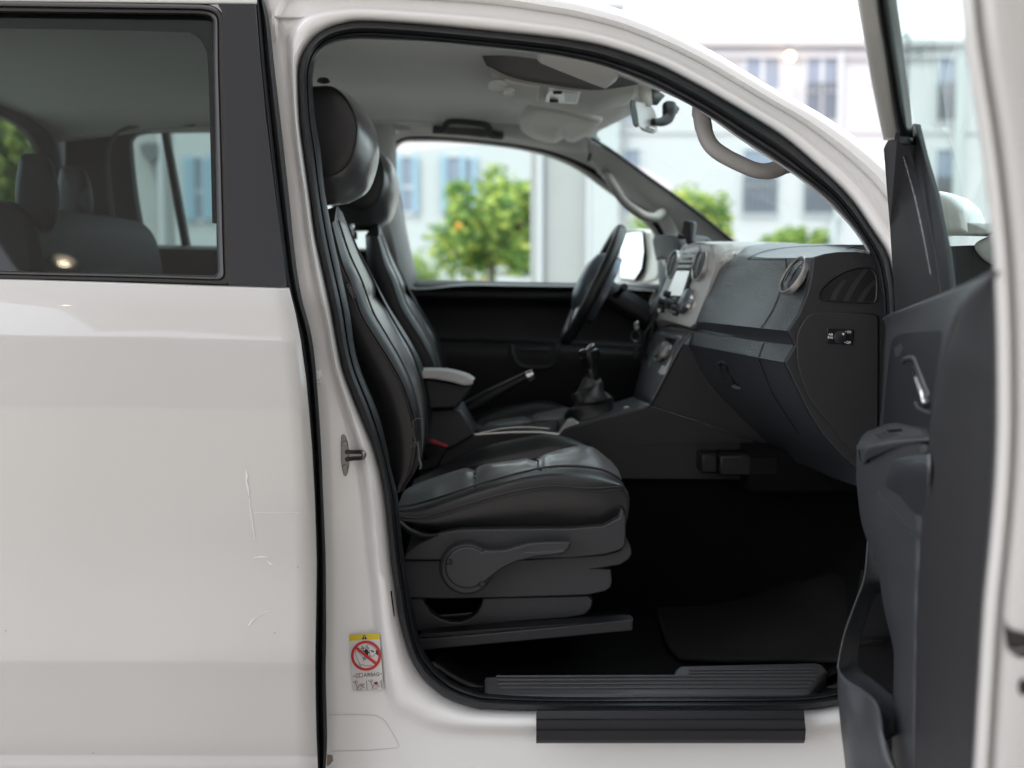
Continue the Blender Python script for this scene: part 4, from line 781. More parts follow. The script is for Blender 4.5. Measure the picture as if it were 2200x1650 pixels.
# light top of the centre and its soft top pad
mb = MB(); mb.patch([R((1531,527,.70),(1500,522,.85),(1463,532,1.08)), R((1560,522,.72),(1530,520,.88),(1490,522,1.1)), R((1640,521,.75),(1620,520,.9),(1600,521,1.1)), R((1712,524,.80),(1700,523,.95),(1690,524,1.1))], 10, 10); mb.patch([R((1531,527,.70),(1560,522,.72),(1640,521,.75),(1712,524,.8)), R((1533,545,.70),(1565,535,.71),(1640,531,.73),(1712,528,.76)), R((1534,575,.71),(1556,562,.70),(1592,545,.69),(1690,533,.62))], 10, 14); mb.patch([R((1534,560,.708),(1552,548,.706),(1580,540,.70)), R((1533,590,.712),(1545,577,.708),(1578,549,.69)), R((1512,645,.714),(1518,636,.712),(1530,612,.708)), R((1490,704,.716),(1491,697,.716),(1494,690,.716))], 16, 8)
mb.build('centre_top', M['silverpaint'], dash, angle=60, solid=.002)
# centre fascia
F_ = [((1531,524,.70),(1464,534,1.06)), ((1536,545,.70),(1456,548,1.06)), ((1534,585,.70),(1439,584,1.06)), ((1519,630,.70),(1421,628,1.06)), ((1502,672,.70),(1407,658,1.06)), ((1494,694,.70),(1403,671,1.06)), ((1484,702,.715),(1405,680,1.06)), ((1496,712,.78),(1415,700,1.06))]
def fac(s, t, lift=0.0):   # s: 0 top .. 1 bottom along the face, t: 0 near .. 1 far
    n = 5 * s; k = min(int(n), 4); f = n - k
    a_ = P(*F_[k][0]).lerp(P(*F_[k + 1][0]), f); b_ = P(*F_[k][1]).lerp(P(*F_[k + 1][1]), f)
    p = a_.lerp(b_, t) + Vector((-.012, 0, .004)) * math.sin(math.pi * t); return p + Vector((-lift, -lift * .15, lift * .3))
mb = MB(); mb.rows([[P(*a_).lerp(P(*b_), t) + Vector((-.012, 0, .004)) * math.sin(math.pi * t) for t in [i / 14 for i in range(15)]] for a_, b_ in F_])
mb.rows([[P(*a_) for a_, b_ in F_], [P(*a_) + Vector((.05, .012, 0)) for a_, b_ in F_]])
cf = mb.build('centre_fascia', M['silverpaint'], dash, angle=40, solid=.002)
def fquad(s0, s1, t0, t1, lift, name, m_, th=.004, bev=.002, par=None):
    mb = MB(); mb.prism([fac(s0, t0, lift), fac(s0, t1, lift), fac(s1, t1, lift), fac(s1, t0, lift)], (.008, 0, 0)); return mb.build(name, m_, par or cf, bevel=bev)
rdio = fquad(.20, .97, .30, .72, .003, 'radio', M['black'])
fquad(.22, .32, .34, .70, .006, 'disc_slot_frame', M['silver']); fquad(.26, .29, .38, .60, .008, 'disc_slot', M['gloss']); fquad(.34, .38, .34, .70, .006, 'button_strip', M['silver'])
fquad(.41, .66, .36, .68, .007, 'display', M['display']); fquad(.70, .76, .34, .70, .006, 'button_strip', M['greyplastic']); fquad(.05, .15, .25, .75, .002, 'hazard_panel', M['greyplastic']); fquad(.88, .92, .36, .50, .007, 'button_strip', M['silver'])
for k in range(4):
    mb = MB(); mb.lathe([(0, .012), (.006, .012), (.008, 0)], fac(.80, .36 + k * .10, .006), (-1, -.1, .4), 12); mb.build('radio_button', M['greyplastic'], cf)
vf = (P(1519, 528, .78) - P(1494, 615, .78)).normalized(); uf = Vector((-.2, 1, 0)).normalized(); uf = (uf - vf * uf.dot(vf)).normalized()
round_vent(P(1508, 569, .775), uf, vf, .040, cf)
round_vent(fac(.33, .86, .004), uf, vf, .036, cf)
def knob(c, r, m_, name='climate_knob', par=None):
    ax = Vector((-.9, -.12, .38)); mb = MB(); mb.lathe([(0, .010), (r * .86, .0095), (r * .95, .007), (r, -.006)], c, ax, 32); o = mb.build(name, m_, par or cf, angle=40)
    mb = MB(); mb.lathe([(r * 1.01, .002), (r * 1.07, .0025), (r * 1.10, -.006)], c, ax, 32); mb.build('knob_ring', M['chrome'], o); return o
knob(P(1473, 647, .785), .033, M['pad']); knob(fac(.84, .86, .004), .030, M['dash'])
for x, y, Y in ((1439, 634, .86), (1428, 650, .90), (1446, 655, .86)):
    mb = MB(); mb.lathe([(0, .016), (.008, .016), (.010, 0)], P(x, y, Y), (-1, -.1, .35), 14); mb.build('radio_button', M['black'], cf)
# instrument hood, column, lower panels on the driver's side
mb = MB(); mb.patch([R((1407,508,1.40),(1430,506,1.25),(1458,512,1.14),(1466,534,1.08)), R((1404,520,1.42),(1424,516,1.28),(1448,524,1.15),(1458,548,1.08)), R((1412,560,1.42),(1422,556,1.28),(1436,562,1.16),(1440,585,1.08))], 10, 12)
mb.patch([R((1407,508,1.40),(1430,506,1.25),(1458,512,1.14),(1466,534,1.08)), R((1480,508,1.45),(1500,508,1.3),(1520,512,1.15),(1530,520,1.1))], 6, 12, 'lin')
ih = mb.build('instrument_hood', M['dashsoft'], dash, solid=.006, angle=60)
mb = MB(); mb.patch([R((1412,545,1.42),(1440,560,1.10)), R((1440,600,1.42),(1450,630,1.10))], 3, 3, 'lin'); mb.build('instrument_panel', M['gloss'], dash, solid=.004)
mb = MB(); mb.patch([R((1420,612,1.58),(1400,640,1.35),(1405,670,1.10)), R((1390,690,1.58),(1385,710,1.35),(1400,715,1.08)), R((1380,780,1.58),(1378,790,1.35),(1395,790,1.08)), R((1400,900,1.58),(1400,900,1.35),(1420,900,1.08))], 14, 12); mb.build('knee_panel', M['black'], dash, solid=.006)
mb = MB(); mb.patch([R((1500,512,1.60),(1520,515,1.1)), R((1420,540,1.62),(1440,600,1.3)), R((1420,620,1.60),(1410,660,1.1))], 8, 6); mb.build('driver_dash_top', M['dashsoft'], dash, solid=.006)
# lower stack: switch panel, side wedge
mb = MB(); e0 = R((1489,713,.715),(1480,724,.71),(1466,740,.705),(1432,804,.70),(1397,870,.70)); e1 = R((1416,702,1.05),(1412,712,1.05),(1404,722,1.05),(1385,770,1.05),(1362,850,1.05))
mb.patch([e0, [p.lerp(q, .5) + Vector((-.012, 0, .003)) for p, q in zip(e0, e1)], e1], 10, 20); ls = mb.build('switch_stack', M['dash'], dash, solid=.004, angle=50)
LS = on(bvh_of(ls), .9)
mb = MB(); mb.prism([LS(x, y, .004) for x, y in ((1425,718),(1432,715),(1461,721),(1463,726),(1436,783),(1427,805),(1421,806),(1395,790),(1393,784),(1399,768))], (.006, .004, 0)); sp = mb.build('switch_panel', M['silverpaint'], dash, bevel=.002)
mb = MB(); mb.prism([LS(x, y, .006) for x, y in ((1430,724),(1453,728),(1434,766),(1424,776),(1408,768),(1414,748))], (.002, .004, 0)); mb.build('switch_recess', M['gloss'], sp)
mb = MB(); mb.lathe([(0, .016), (.020, .016), (.023, .012), (.024, 0)], LS(1424, 757, .004), (-.85, -.15, .5), 24); mb.build('rotary_switch', M['dash'], sp)
mb = MB(); mb.lathe([(.024, .010), (.027, .010), (.028, 0)], LS(1424, 757, .004), (-.85, -.15, .5), 24); mb.build('switch_ring', M['silver'], sp)
mb = MB(); mb.prism(R((1468,739,.706),(1482,741,.707),(1512,800,.706),(1562,866,.706),(1640,940,.706),(1700,985,.706),(1620,945,.706),(1500,905,.706),(1398,872,.706),(1432,806,.706)), (0, .012, 0)); mb.build('stack_side', M['dashsoft'], dash, bevel=.003)
# ---- console
mb = MB()
cs = [(905,884),(981,878),(1000,900),(1020,934),(1100,928),(1160,930),(1203,934),(1222,920),(1300,898),(1397,873),(1500,906),(1620,946),(1700,986),(1700,1032),(1550,1031),(1340,1030),(900,1028)]
mb.prism([P(x, y, .712) for x, y in cs], (0, .02, 0)); con = mb.build('centre_console', M['dashsoft'], TR, bevel=.003)
mb = MB(); stroke(mb, [(1340,958),(1450,955),(1560,953),(1620,955)], 1.6, flatp(.7105), .0006); mb.build('panel_gap', M['black'], con)
mb = MB(); mb.patch([R((1203,934,.714),(1222,920,.714),(1300,898,.714),(1397,873,.714)), R((1200,922,.86),(1220,908,.86),(1300,885,.86),(1390,858,.86)), R((1196,908,.99),(1216,896,.99),(1296,874,.99),(1372,850,.99))], 8, 12); mb.build('console_top', M['greyplastic'], con, solid=.004)
mb = MB(); mb.patch([R((1018,936,.714),(1100,930,.714),(1205,936,.714)), R((1016,918,.99),(1100,914,.99),(1200,916,.99))], 4, 10, 'lin'); mb.build('cup_tray', M['black'], con, solid=.004)
mb = MB(); mb.tube(R((1020,934,.714),(1100,929,.714),(1160,929,.714),(1200,934,.714)), .0035, 8); mb.tube(spline(R((1030,931,.73),(1080,921,.74),(1130,918,.74),(1180,921,.74)), 14), .0022, 6); mb.build('tray_rim', M['silver'], con)
mb = MB(); mb.prism(R((1197,932,.715),(1220,902,.74),(1232,900,.75),(1246,910,.73),(1232,924,.715),(1208,938,.713)), (0, .03, 0)); mb.build('shifter_bezel', M['silver'], con, bevel=.004)
# armrest box
mb = MB(); mb.patch([R((890,800,.64),(930,798,.64),(966,800,.64),(1000,810,.645),(1016,818,.65)), R((890,797,.66),(930,796,.66),(966,798,.66),(1003,808,.665),(1018,817,.67)), R((890,792,.78),(930,791,.78),(966,793,.78),(1004,803,.78),(1020,813,.79)), R((890,795,.90),(930,794,.90),(966,796,.90),(1000,804,.90),(1014,812,.89))], 12, 16)
mb.patch([R((890,800,.64),(930,798,.64),(966,800,.64),(1000,810,.645),(1016,818,.65)), R((890,812,.635),(930,814,.635),(966,820,.635),(998,828,.64),(1016,825,.65))], 4, 16, 'lin'); ar = mb.build('console_armrest', M['pillar'], con, angle=60, solid=.003)  # pale lid colour stands in for sheen on the armrest leather
mb = MB(); mb.prism(R((890,812,.65),(930,815,.65),(966,821,.65),(998,829,.65),(1014,826,.65),(1008,842,.65),(981,877,.65),(932,879,.65),(890,879,.65)), (0, .24, 0)); mb.build('armrest_box', M['dashsoft'], ar, bevel=.006, seg=3)
mb = MB(); mb.prism(R((905,879,.70),(981,878,.70),(992,884,.70),(1020,934,.70),(1012,940,.70),(905,1000,.70)), (0, .2, 0)); mb.build('armrest_pedestal', M['greyplastic'], con, bevel=.006)
# handbrake
mb = MB(); mb.tube(R((1000,880,.90),(1050,852,.90),(1090,830,.90),(1132,809,.90)), [.020,.019,.0165,.0145], 14); hb = mb.build('handbrake', M['black'], con, angle=60)
mb = MB(); mb.tube(R((1050,840,.885),(1090,821,.885),(1126,803,.885)), [.006,.006,.005], 8, flat=.5); mb.build('handbrake_trim', M['greyplastic'], hb)
mb = MB(); mb.tube(R((1130,810,.90),(1136,807,.90),(1146,803,.90)), [.0125,.0135,.012], 14); mb.build('handbrake_button', M['chrome'], hb)
# gear lever
gl_ = MB(); gl_.tube(spline(R((1265,748,.85),(1266,757,.85),(1268,780,.85),(1270,800,.85),(1271,812,.85)), 16), [.016,.023,.026,.027,.027,.0265,.025,.023,.021,.0185,.018,.018,.018,.0185,.019,.019], 18); gk = gl_.build('gear_lever', M['gloss'], con, angle=70)
mb = MB(); mb.tube(spline(R((1262,745,.845),(1264,747,.845),(1266,751,.845)), 6), [.006,.013,.018,.019,.018,.015], 16); mb.build('knob_cap', M['steel'], gk, angle=70)
mb = MB(); mb.tube(R((1271,806,.85),(1271,812,.85)), .0165, 18); mb.build('knob_collar', M['chrome'], gk)
mb = MB(); rr_ = []
for k, (cx_, cy_, w) in enumerate(((1271,812,.021),(1270,826,.028),(1268,838,.034),(1270,848,.046),(1272,858,.052),(1272,868,.050),(1270,880,.056),(1268,896,.062),(1268,906,.066))):
    c = P(cx_, cy_, .85); rr_.append([c + Vector((w * math.cos(a) * (1 + .10 * math.sin(3 * a + k * 1.7)), w * .9 * math.sin(a) * (1 + .1 * math.cos(2 * a + k)), .005 * math.sin(2 * a + k * 2.1))) for a in [2 * math.pi * i / 36 for i in range(36)]])
cols = [spline([r[j] for r in rr_], 30) for j in range(36)]; mb.rows([[cols[j][i] for j in range(36)] for i in range(30)], True); mb.build('gaiter', M['leather'], gk, angle=180)
mb = MB(); mb.lathe([(0, .005), (.012, .005), (.014, 0)], P(1350, 878, .80), (0, 0, 1), 20); mb.build('console_button', M['pillar'], con)
# ---- steering wheel
sw_ = bpy.data.objects.new('steering_wheel', None); COL.objects.link(sw_); attach(sw_, TR); sw_.matrix_parent_inverse = Matrix.Translation(-TR.location)
sc0 = P(1274, 612, 1.25); sv_ = (P(1334, 492, 1.25) - P(1216, 730, 1.25)); sr = sv_.length / 2 * .985; sv_.normalize(); su = Vector((0, 1, 0)); sn = su.cross(sv_).normalized()
if sn.x > 0: sn = -sn
def at(o): o.parent = sw_; return o
mb = MB(); mb.tube([sc0 + su * (sr * math.cos(a)) + sv_ * (sr * math.sin(a)) for a in [2 * math.pi * i / 64 for i in range(64)]], .0165, 14, True); at(mb.build('rim', M['leather'], None, angle=180))
mb = MB(); mb.lathe([(0, .058), (.05, .054), (.085, .040), (.102, .014), (.104, -.03)], sc0 - sn * .012, sn, 40); at(mb.build('airbag_pad', M['pad'], None, angle=60))
for a in (0, 180, 245, 295):
    d = su * math.cos(rad(a)) + sv_ * math.sin(rad(a)); w = su * -math.sin(rad(a)) + sv_ * math.cos(rad(a)); mb = MB(); p0, p1 = sc0 + d * .07, sc0 + d * (sr - .008)
    mb.patch([[p0 - w * .028 + sn * .008, (p0 + p1) / 2 - w * .02 + sn * .004, p1 - w * .018], [p0 + sn * .016, (p0 + p1) / 2 + sn * .010, p1 + sn * .004], [p0 + w * .028 + sn * .008, (p0 + p1) / 2 + w * .02 + sn * .004, p1 + w * .018]], 8, 8); at(mb.build('spoke', M['silver'] if a > 200 else M['black'], None, solid=.008, angle=60))
mb = MB(); mb.tube([sc0 - sn * .02, sc0 - sn * .20 - Vector((0, 0, .02))], .038, 20); at(mb.build('column_shroud', M['black'], None))
for s_ in (-1, 1):
    mb = MB(); b0 = sc0 - sn * .07; mb.tube([b0 + su * s_ * .03, b0 + su * s_ * .10 + sv_ * .012, b0 + su * s_ * .16 + sv_ * .03], [.009, .007, .010], 10); at(mb.build('column_stalk', M['black'], None))

# ---- the open front door
L_ = [(2139,586,-.98),(2097,619,-.89),(2071,652,-.81),(2054,697,-.75),(2035,756,-.70),(2018,822,-.64),(2005,887,-.60),(1998,925,-.58),(1990,1030,-.56),(1983,1141,-.54),(1974,1300,-.52),(1970,1500,-.50),(1966,1720,-.50)]
Rr = [(2142,588,-1.0),(2143,630,-1.0),(2144,680,-1.0),(2145,740,-1.0),(2145,800,-1.0),(2146,860,-1.0),(2145,910,-1.0),(2144,960,-1.0),(2140,1040,-1.0),(2131,1160,-1.0),(2117,1305,-1.0),(2104,1510,-1.0),(2092,1720,-1.0)]
mb = MB()   # shell: white shut face, from roof to sill, and the outer skin behind it
ed = [(2064,-60),(2075,60),(2090,160),(2106,260),(2120,360),(2132,470),(2140,560),(2146,680),(2148,800),(2148,920),(2143,1040),(2133,1160),(2119,1305),(2106,1510),(2094,1720)]
face_ = [[(x + dx - 3, y, Y) for x, y in ed] for dx, Y in ((-2, -.93), (0, -1.0), (3, -1.008), (14, -1.012), (22, -1.016), (27, -1.008), (34, -1.005), (44, -1.014), (60, -1.02), (100, -1.025), (230, -1.03), (330, -1.02))]
mb.patch([R(*r) for r in face_], 12, 60, 'lin')
skin = [[Vector((.60, -1.05, z)), Vector((.68, -.6, z)), Vector((.80, -.05, z))] for z in (.42, .7, .95, 1.14)]
mb.patch(skin, 8, 8)
fdr = mb.build('front_door', M['paint'], TR, angle=40, solid=.003)
fdr['label'] = 'front passenger door swung wide open towards the camera'; FD = on(bvh_of(fdr), -1.0)
# window frame: leading leg, glass run channel, corner cover
mb = MB(); mb.patch([R((1838,-60,-.56),(1843,0,-.50),(1857,80,-.42),(1871,160,-.32),(1886,235,-.22),(1898,290,-.15),(1900,300,-.14)), R((1845,-60,-.575),(1851,0,-.515),(1865,80,-.435),(1879,160,-.335),(1893,235,-.235),(1905,290,-.165),(1907,300,-.155)), R((1876,-60,-.58),(1882,0,-.52),(1894,80,-.44),(1906,160,-.34),(1918,235,-.24),(1929,285,-.17),(1931,297,-.16)), R((1884,-60,-.55),(1889,0,-.49),(1900,80,-.41),(1911,160,-.31),(1923,235,-.21),(1934,285,-.14),(1936,297,-.13))], 12, 24, 'lin')
mb.patch([R((1838,-60,-.56),(1950,-110,-.75),(2064,-60,-.985)), R((1884,-50,-.57),(1960,-85,-.75),(2075,-40,-.99))], 4, 12)
mb.build('window_frame', M['paint'], fdr, angle=60, solid=.004)
mb = MB(); mb.patch([R((1879,-60,-.56),(1884,0,-.50),(1896,80,-.42),(1908,160,-.32),(1921,240,-.22),(1931,300,-.14),(1933,309,-.13)), R((1888,-60,-.585),(1893,0,-.525),(1905,80,-.445),(1917,160,-.345),(1929,240,-.245),(1938,300,-.165),(1940,312,-.155)), R((1904,-60,-.58),(1908,0,-.52),(1919,80,-.44),(1930,160,-.34),(1941,240,-.24),(1949,300,-.16),(1950,312,-.15)), R((1919,-60,-.56),(1924,0,-.50),(1935,80,-.42),(1945,160,-.32),(1954,240,-.22),(1959,300,-.14),(1958,311,-.13))], 16, 30); rc = mb.build('glass_run_channel', M['gloss'], fdr, angle=180, solid=.006)
mb = MB(); mb.obox(P(1955, 303, -.16), (.004, 0, 0), (0, .004, 0), (0, 0, .005)); mb.build('channel_clip', M['steel'], rc, bevel=.001)
mb = MB()
mb.prism(R((1900,320,-.10),(1903,308,-.11),(1911,296,-.135),(1929,281,-.185),(1932,308,-.18),(1942,313,-.17),(1952,312,-.17),(1975,400,-.16),(1995,480,-.22),(2012,560,-.28),(2022,650,-.32),(1985,672,-.26),(1924,690,-.06),(1919,600,-.03),(1912,489,-.03),(1904,376,-.05)), (.012, .004, 0)); mb.build('corner_cover', M['dashsoft'], fdr, bevel=.003)
mb = MB(); mb.prism(R((1954,310,-.13),(1960,264,-.15),(1965,267,-.15),(1985,338,-.20),(2008,414,-.27),(2034,545,-.36),(2043,625,-.40),(2024,650,-.36),(2012,560,-.30),(1995,480,-.24),(1975,400,-.18)), (.010, .004, 0)); mb.build('glass_run_cover', M['black'], fdr, bevel=.002)
mb = MB(); mb.rows([spline(R((1917,-60,-.55),(1926,0,-.49),(1942,130,-.35),(1960,268,-.165),(1986,338,-.215),(2009,414,-.285),(2035,545,-.375),(2052,650,-.44)), 30), spline(R((2095,-60,-.98),(2104,20,-.98),(2112,90,-.98),(2120,160,-.98),(2128,250,-.98),(2140,360,-.98),(2160,500,-.98),(2175,640,-.97)), 30)]); mb.build('window_glass', M['doorglass'], fdr, angle=180)
mb = MB(); mb.tube(spline(R((1936,318,-.14),(1962,410,-.185),(1982,500,-.235),(2000,590,-.285)), 12), .0012, 5); mb.build('cover_joint', M['dash'], fdr)
# trim panel
mb = MB()
mb.patch([R((1897,689,.01),(1972,660,-.37),(2058,627,-.71),(2139,588,-.975)), R((1899,682,-.01),(1974,655,-.385),(2060,622,-.725),(2139,586,-.985)), R((1904,707,0),(1967,694,-.35),(2030,676,-.63),(2072,652,-.81)), R((1901,756,0),(1952,754,-.30),(2000,755,-.52),(2035,756,-.70)), R((1898,822,0),(1946,823,-.28),(1985,824,-.48),(2018,822,-.64)), R((1894,887,0),(1936,889,-.26),(1975,890,-.46),(2005,887,-.60)), R((1889,935,0),(1930,940,-.25),(1970,935,-.44),(1998,930,-.58))], 30, 24)
dt = mb.build('door_trim', M['doortrim'], fdr, angle=180, solid=.004)
DT = on(bvh_of(dt), -.4)
mb = MB(); iv = [(1914,742),(1917,730),(1925,722),(1940,717),(1975,713),(2018,710.5),(2024,714),(2024,724),(2018,765),(2010,810),(2003,850),(1999,880),(1996,922),(1960,914),(1930,914),(1896,920),(1899,880),(1903,830),(1909,780)]
fill(mb, iv, DT, .004); mb.build('trim_inset', M['blackpanel'], dt)
mb = MB(); hs = [(1938,777),(1943,770),(1958,768),(1968,771),(1974,784),(1985,820),(1997,856),(2000,872),(1996,884),(1972,876),(1960,850),(1946,808)]
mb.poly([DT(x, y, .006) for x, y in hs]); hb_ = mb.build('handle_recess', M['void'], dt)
mb = MB(); mb.tube(spline([DT(x, y, .010) for x, y in ((1940,778),(1946,771),(1958,769.5),(1967,772),(1976,792),(1986,822),(1996,852))], 20), [.004]*3 + [.0045]*14 + [.003]*3, 8); mb.build('handle_frame', M['doortrim'], hb_)
mb = MB(); mb.tube([DT(x, y, .016) for x, y in ((1963,790),(1972,814),(1981,840),(1988,864))], [.0045,.0055,.0055,.004], 10, flat=.6); mb.build('door_handle', M['chrome'], hb_, angle=180)
mb = MB(); mb.tube(spline([DT(x, y, .010) for x, y in ((1968,866),(1975,879),(1990,885),(2000,889))], 10), .003, 8); mb.build('handle_lip', M['greyplastic'], hb_)
# rear return of the trim
mb = MB(); sh = lambda a_, b_, t, dy: [P(p[0] + (q[0] - p[0]) * t, p[1] + (q[1] - p[1]) * t, p[2] + (q[2] - p[2]) * t + dy) for p, q in zip(a_, b_)]
mb.patch([sh(L_, Rr, 0, .03), sh(L_, Rr, 0, 0), sh(L_, Rr, .10, -.022), sh(L_, Rr, .30, -.028), sh(L_, Rr, .65, -.015), sh(L_, Rr, .93, 0), sh(L_, Rr, 1, .02)], 26, 50)
mb.build('trim_return', M['dashsoft'], dt, angle=180, solid=.004)
# panel below the armrest
front = [(1844,955,-.20),(1843,1010,-.21),(1846,1060,-.21),(1855,1123,-.22),(1874,1177,-.24),(1892,1225,-.26),(1897,1264,-.27),(1906,1315,-.29),(1920,1370,-.31),(1926,1410,-.33),(1924,1500,-.34),(1918,1720,-.34)]
back = [(1998,945,-.58),(1993,1000,-.57),(1988,1060,-.55),(1984,1123,-.54),(1981,1177,-.53),(1978,1225,-.53),(1976,1264,-.52),(1974,1315,-.52),(1972,1370,-.51),(1971,1410,-.51),(1970,1500,-.50),(1966,1720,-.50)]
mb = MB(); mb.patch([[p + Vector((.03, .05, 0)) for p in R(*front)], R(*front), [p.lerp(q, .12) + Vector((-.006, -.004, 0)) for p, q in zip(R(*front), R(*back))], [p.lerp(q, .5) + Vector((-.008, 0, 0)) for p, q in zip(R(*front), R(*back))], R(*back)], 20, 44)
lp = mb.build('lower_panel', M['doortrim'], dt, angle=180, solid=.004)
LP = on(bvh_of(lp), -.4)
mb = MB(); stroke(mb, [(1843,985),(1843,1010),(1846,1060),(1855,1123),(1874,1177),(1893,1225)], 1.6, lambda x, y, l: P(x + 1, y, -.235), 0); mb.build('stitched_edge', M['greyplastic'], lp)
# armrest: switch end, pull cup, leather pad
mb = MB()
i_ = R((1884,922,-.10),(1905,913,-.18),(1930,911,-.27),(1965,920,-.42),(1999,934,-.575))
t1 = R((1866,928,-.11),(1880,927,-.20),(1912,924,-.30),(1955,928,-.44),(1999,938,-.58))
t2 = R((1853,940,-.14),(1866,945,-.23),(1900,940,-.33),(1950,936,-.46),(1999,941,-.585))
t3 = R((1846,956,-.18),(1862,958,-.26),(1888,950,-.36),(1945,943,-.48),(1999,945,-.59))
t4 = R((1843,975,-.20),(1855,980,-.27),(1872,962,-.37),(1940,950,-.485),(1999,949,-.59))
t5 = R((1844,990,-.20),(1856,1000,-.265),(1868,985,-.34),(1935,958,-.47),(1999,955,-.57))
mb.patch([i_, t1, t2, t3, t4, t5], 26, 40); arm_ = mb.build('armrest', M['doortrim'], dt, angle=180, solid=.004)
AR = on(bvh_of(arm_), -.4)
mb = MB(); fill(mb, [(1876,926),(1900,916),(1935,913),(1958,918),(1992,934),(1985,937),(1940,940),(1892,945),(1887,943)], AR, .003); swp = mb.build('window_switch_plate', M['blackpanel'], arm_)
mb = MB(); fill(mb, [(1902,924),(1934,921),(1940,926),(1912,929)], AR, .006); mb.build('window_switch', M['gloss'], swp)
mb = MB(); stroke(mb, [(1886,943),(1892,946),(1940,941),(1990,937.5)], 1.2, AR, .004); mb.build('plate_edge', M['steel'], swp)
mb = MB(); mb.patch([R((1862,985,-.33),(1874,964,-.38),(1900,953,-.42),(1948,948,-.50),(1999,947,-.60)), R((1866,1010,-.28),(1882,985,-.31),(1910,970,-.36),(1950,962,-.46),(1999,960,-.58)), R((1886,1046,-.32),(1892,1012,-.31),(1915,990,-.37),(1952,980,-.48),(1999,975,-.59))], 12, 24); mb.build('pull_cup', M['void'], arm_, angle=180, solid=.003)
pa = R((1886,1045,-.31),(1893,1018,-.35),(1914,991,-.42),(1950,982,-.52),(1999,976,-.62))
pm = R((1887,1048,-.32),(1905,1040,-.40),(1930,1022,-.48),(1960,1015,-.56),(1999,1012,-.64))
pm2 = R((1887,1050,-.32),(1910,1064,-.39),(1938,1070,-.46),(1965,1075,-.53),(1997,1076,-.60))
pb = R((1887,1053,-.31),(1908,1080,-.36),(1935,1108,-.42),(1962,1130,-.47),(1990,1146,-.52))
pb2 = R((1890,1060,-.29),(1910,1088,-.335),(1937,1116,-.39),(1964,1139,-.44),(1990,1156,-.49))
mb = MB(); mb.patch([pa, pm, pm2, pb, pb2], 24, 30); mb.build('armrest_pad', M['dash'], arm_, angle=180, solid=.003)
for k in (0, 1):
    mb = MB(); mb.tube(spline([LP(x, y + 9 * k, .003) for x, y in ((1887,1058),(1905,1082),(1930,1110),(1955,1134),(1980,1152))], 20), .0022, 6); mb.build('pad_piping', M['greyplastic'], arm_)
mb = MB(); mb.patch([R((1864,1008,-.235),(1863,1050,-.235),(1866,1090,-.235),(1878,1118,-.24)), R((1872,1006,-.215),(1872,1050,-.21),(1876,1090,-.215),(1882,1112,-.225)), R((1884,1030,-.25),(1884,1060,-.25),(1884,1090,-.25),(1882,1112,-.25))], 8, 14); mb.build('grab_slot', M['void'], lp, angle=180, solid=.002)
mb = MB(); stroke(mb, [(1862,1088),(1868,1105),(1879,1117)], [1, 6, 4], lambda x, y, l: P(x, y, -.245), 0); mb.build('slot_lip', M['doortrim'], lp, solid=.003)
for k in (0, 1, 2):
    mb = MB(); mb.tube(spline([P(x, y + 5 * k, -.245 - .004 * k) for x, y in ((1844,966),(1848,984),(1856,997),(1865,1001))], 10), .0016, 6); mb.build('stitch_line', M['greyplastic'], arm_)
# map pocket
ro = R((1866,1140,-.12),(1864,1165,-.14),(1859,1224,-.17),(1852,1257,-.19),(1837,1297,-.22),(1815,1359,-.27),(1803,1414,-.30),(1802,1440,-.31),(1822,1464,-.34),(1858,1486,-.38),(1884,1512,-.42),(1895,1559,-.45),(1899,1595,-.46))
ri = R((1882,1190,-.12),(1892,1228,-.13),(1897,1258,-.15),(1882,1272,-.16),(1859,1292,-.19),(1844,1332,-.22),(1828,1384,-.25),(1824,1432,-.27),(1836,1451,-.30),(1870,1479,-.34),(1904,1512,-.38),(1907,1545,-.41),(1905,1590,-.43))
rm_ = [p.lerp(q, .5) + Vector((-.006, -.006, 0)) for p, q in zip(ro, ri)]
mb = MB(); mb.patch([ro, rm_, ri, [p + Vector((.02, .02, 0)) for p in ri]], 14, 50); mp = mb.build('map_pocket', M['doortrim'], dt, angle=180, solid=.003)
mb = MB(); mb.patch([R((1802,1440,-.31),(1822,1464,-.34),(1858,1486,-.38),(1884,1512,-.42),(1897,1570,-.455),(1920,1640,-.48)), R((1803,1500,-.31),(1822,1520,-.36),(1855,1545,-.40),(1880,1570,-.44),(1898,1620,-.47),(1930,1670,-.5)), R((1812,1590,-.30),(1830,1610,-.36),(1858,1630,-.41),(1882,1650,-.45),(1905,1680,-.48),(1940,1700,-.5)), R((1828,1720,-.30),(1840,1720,-.36),(1868,1720,-.41),(1890,1720,-.45),(1915,1720,-.48),(1950,1720,-.5))], 16, 24); mb.build('pocket_wall', M['doortrim'], mp, angle=180, solid=.004)
mb = MB(); mb.patch([R((1850,1225,-.02),(1900,1240,-.14),(1950,1250,-.2)), R((1835,1320,-.02),(1890,1330,-.14),(1950,1340,-.2)), R((1820,1376,-.06),(1870,1374,-.18),(1950,1372,-.24)), R((1820,1396,.0),(1870,1394,-.10),(1950,1392,-.16)), R((1812,1480,-.02),(1880,1500,-.1),(1950,1530,-.2)), R((1815,1600,-.1),(1880,1650,-.16),(1950,1700,-.24)), R((1835,1740,-.1),(1880,1740,-.16),(1950,1740,-.24))], 14, 12, 'lin'); mb.build('pocket_liner', M['carpet'], mp)
mb = MB(); stroke(mb, [(1835,1385),(1870,1379),(1920,1377)], [3, 6, 3], lambda x, y, l: P(x, y, -.20), 0); mb.build('pocket_ledge', M['matcarpet'], mp, solid=.004)
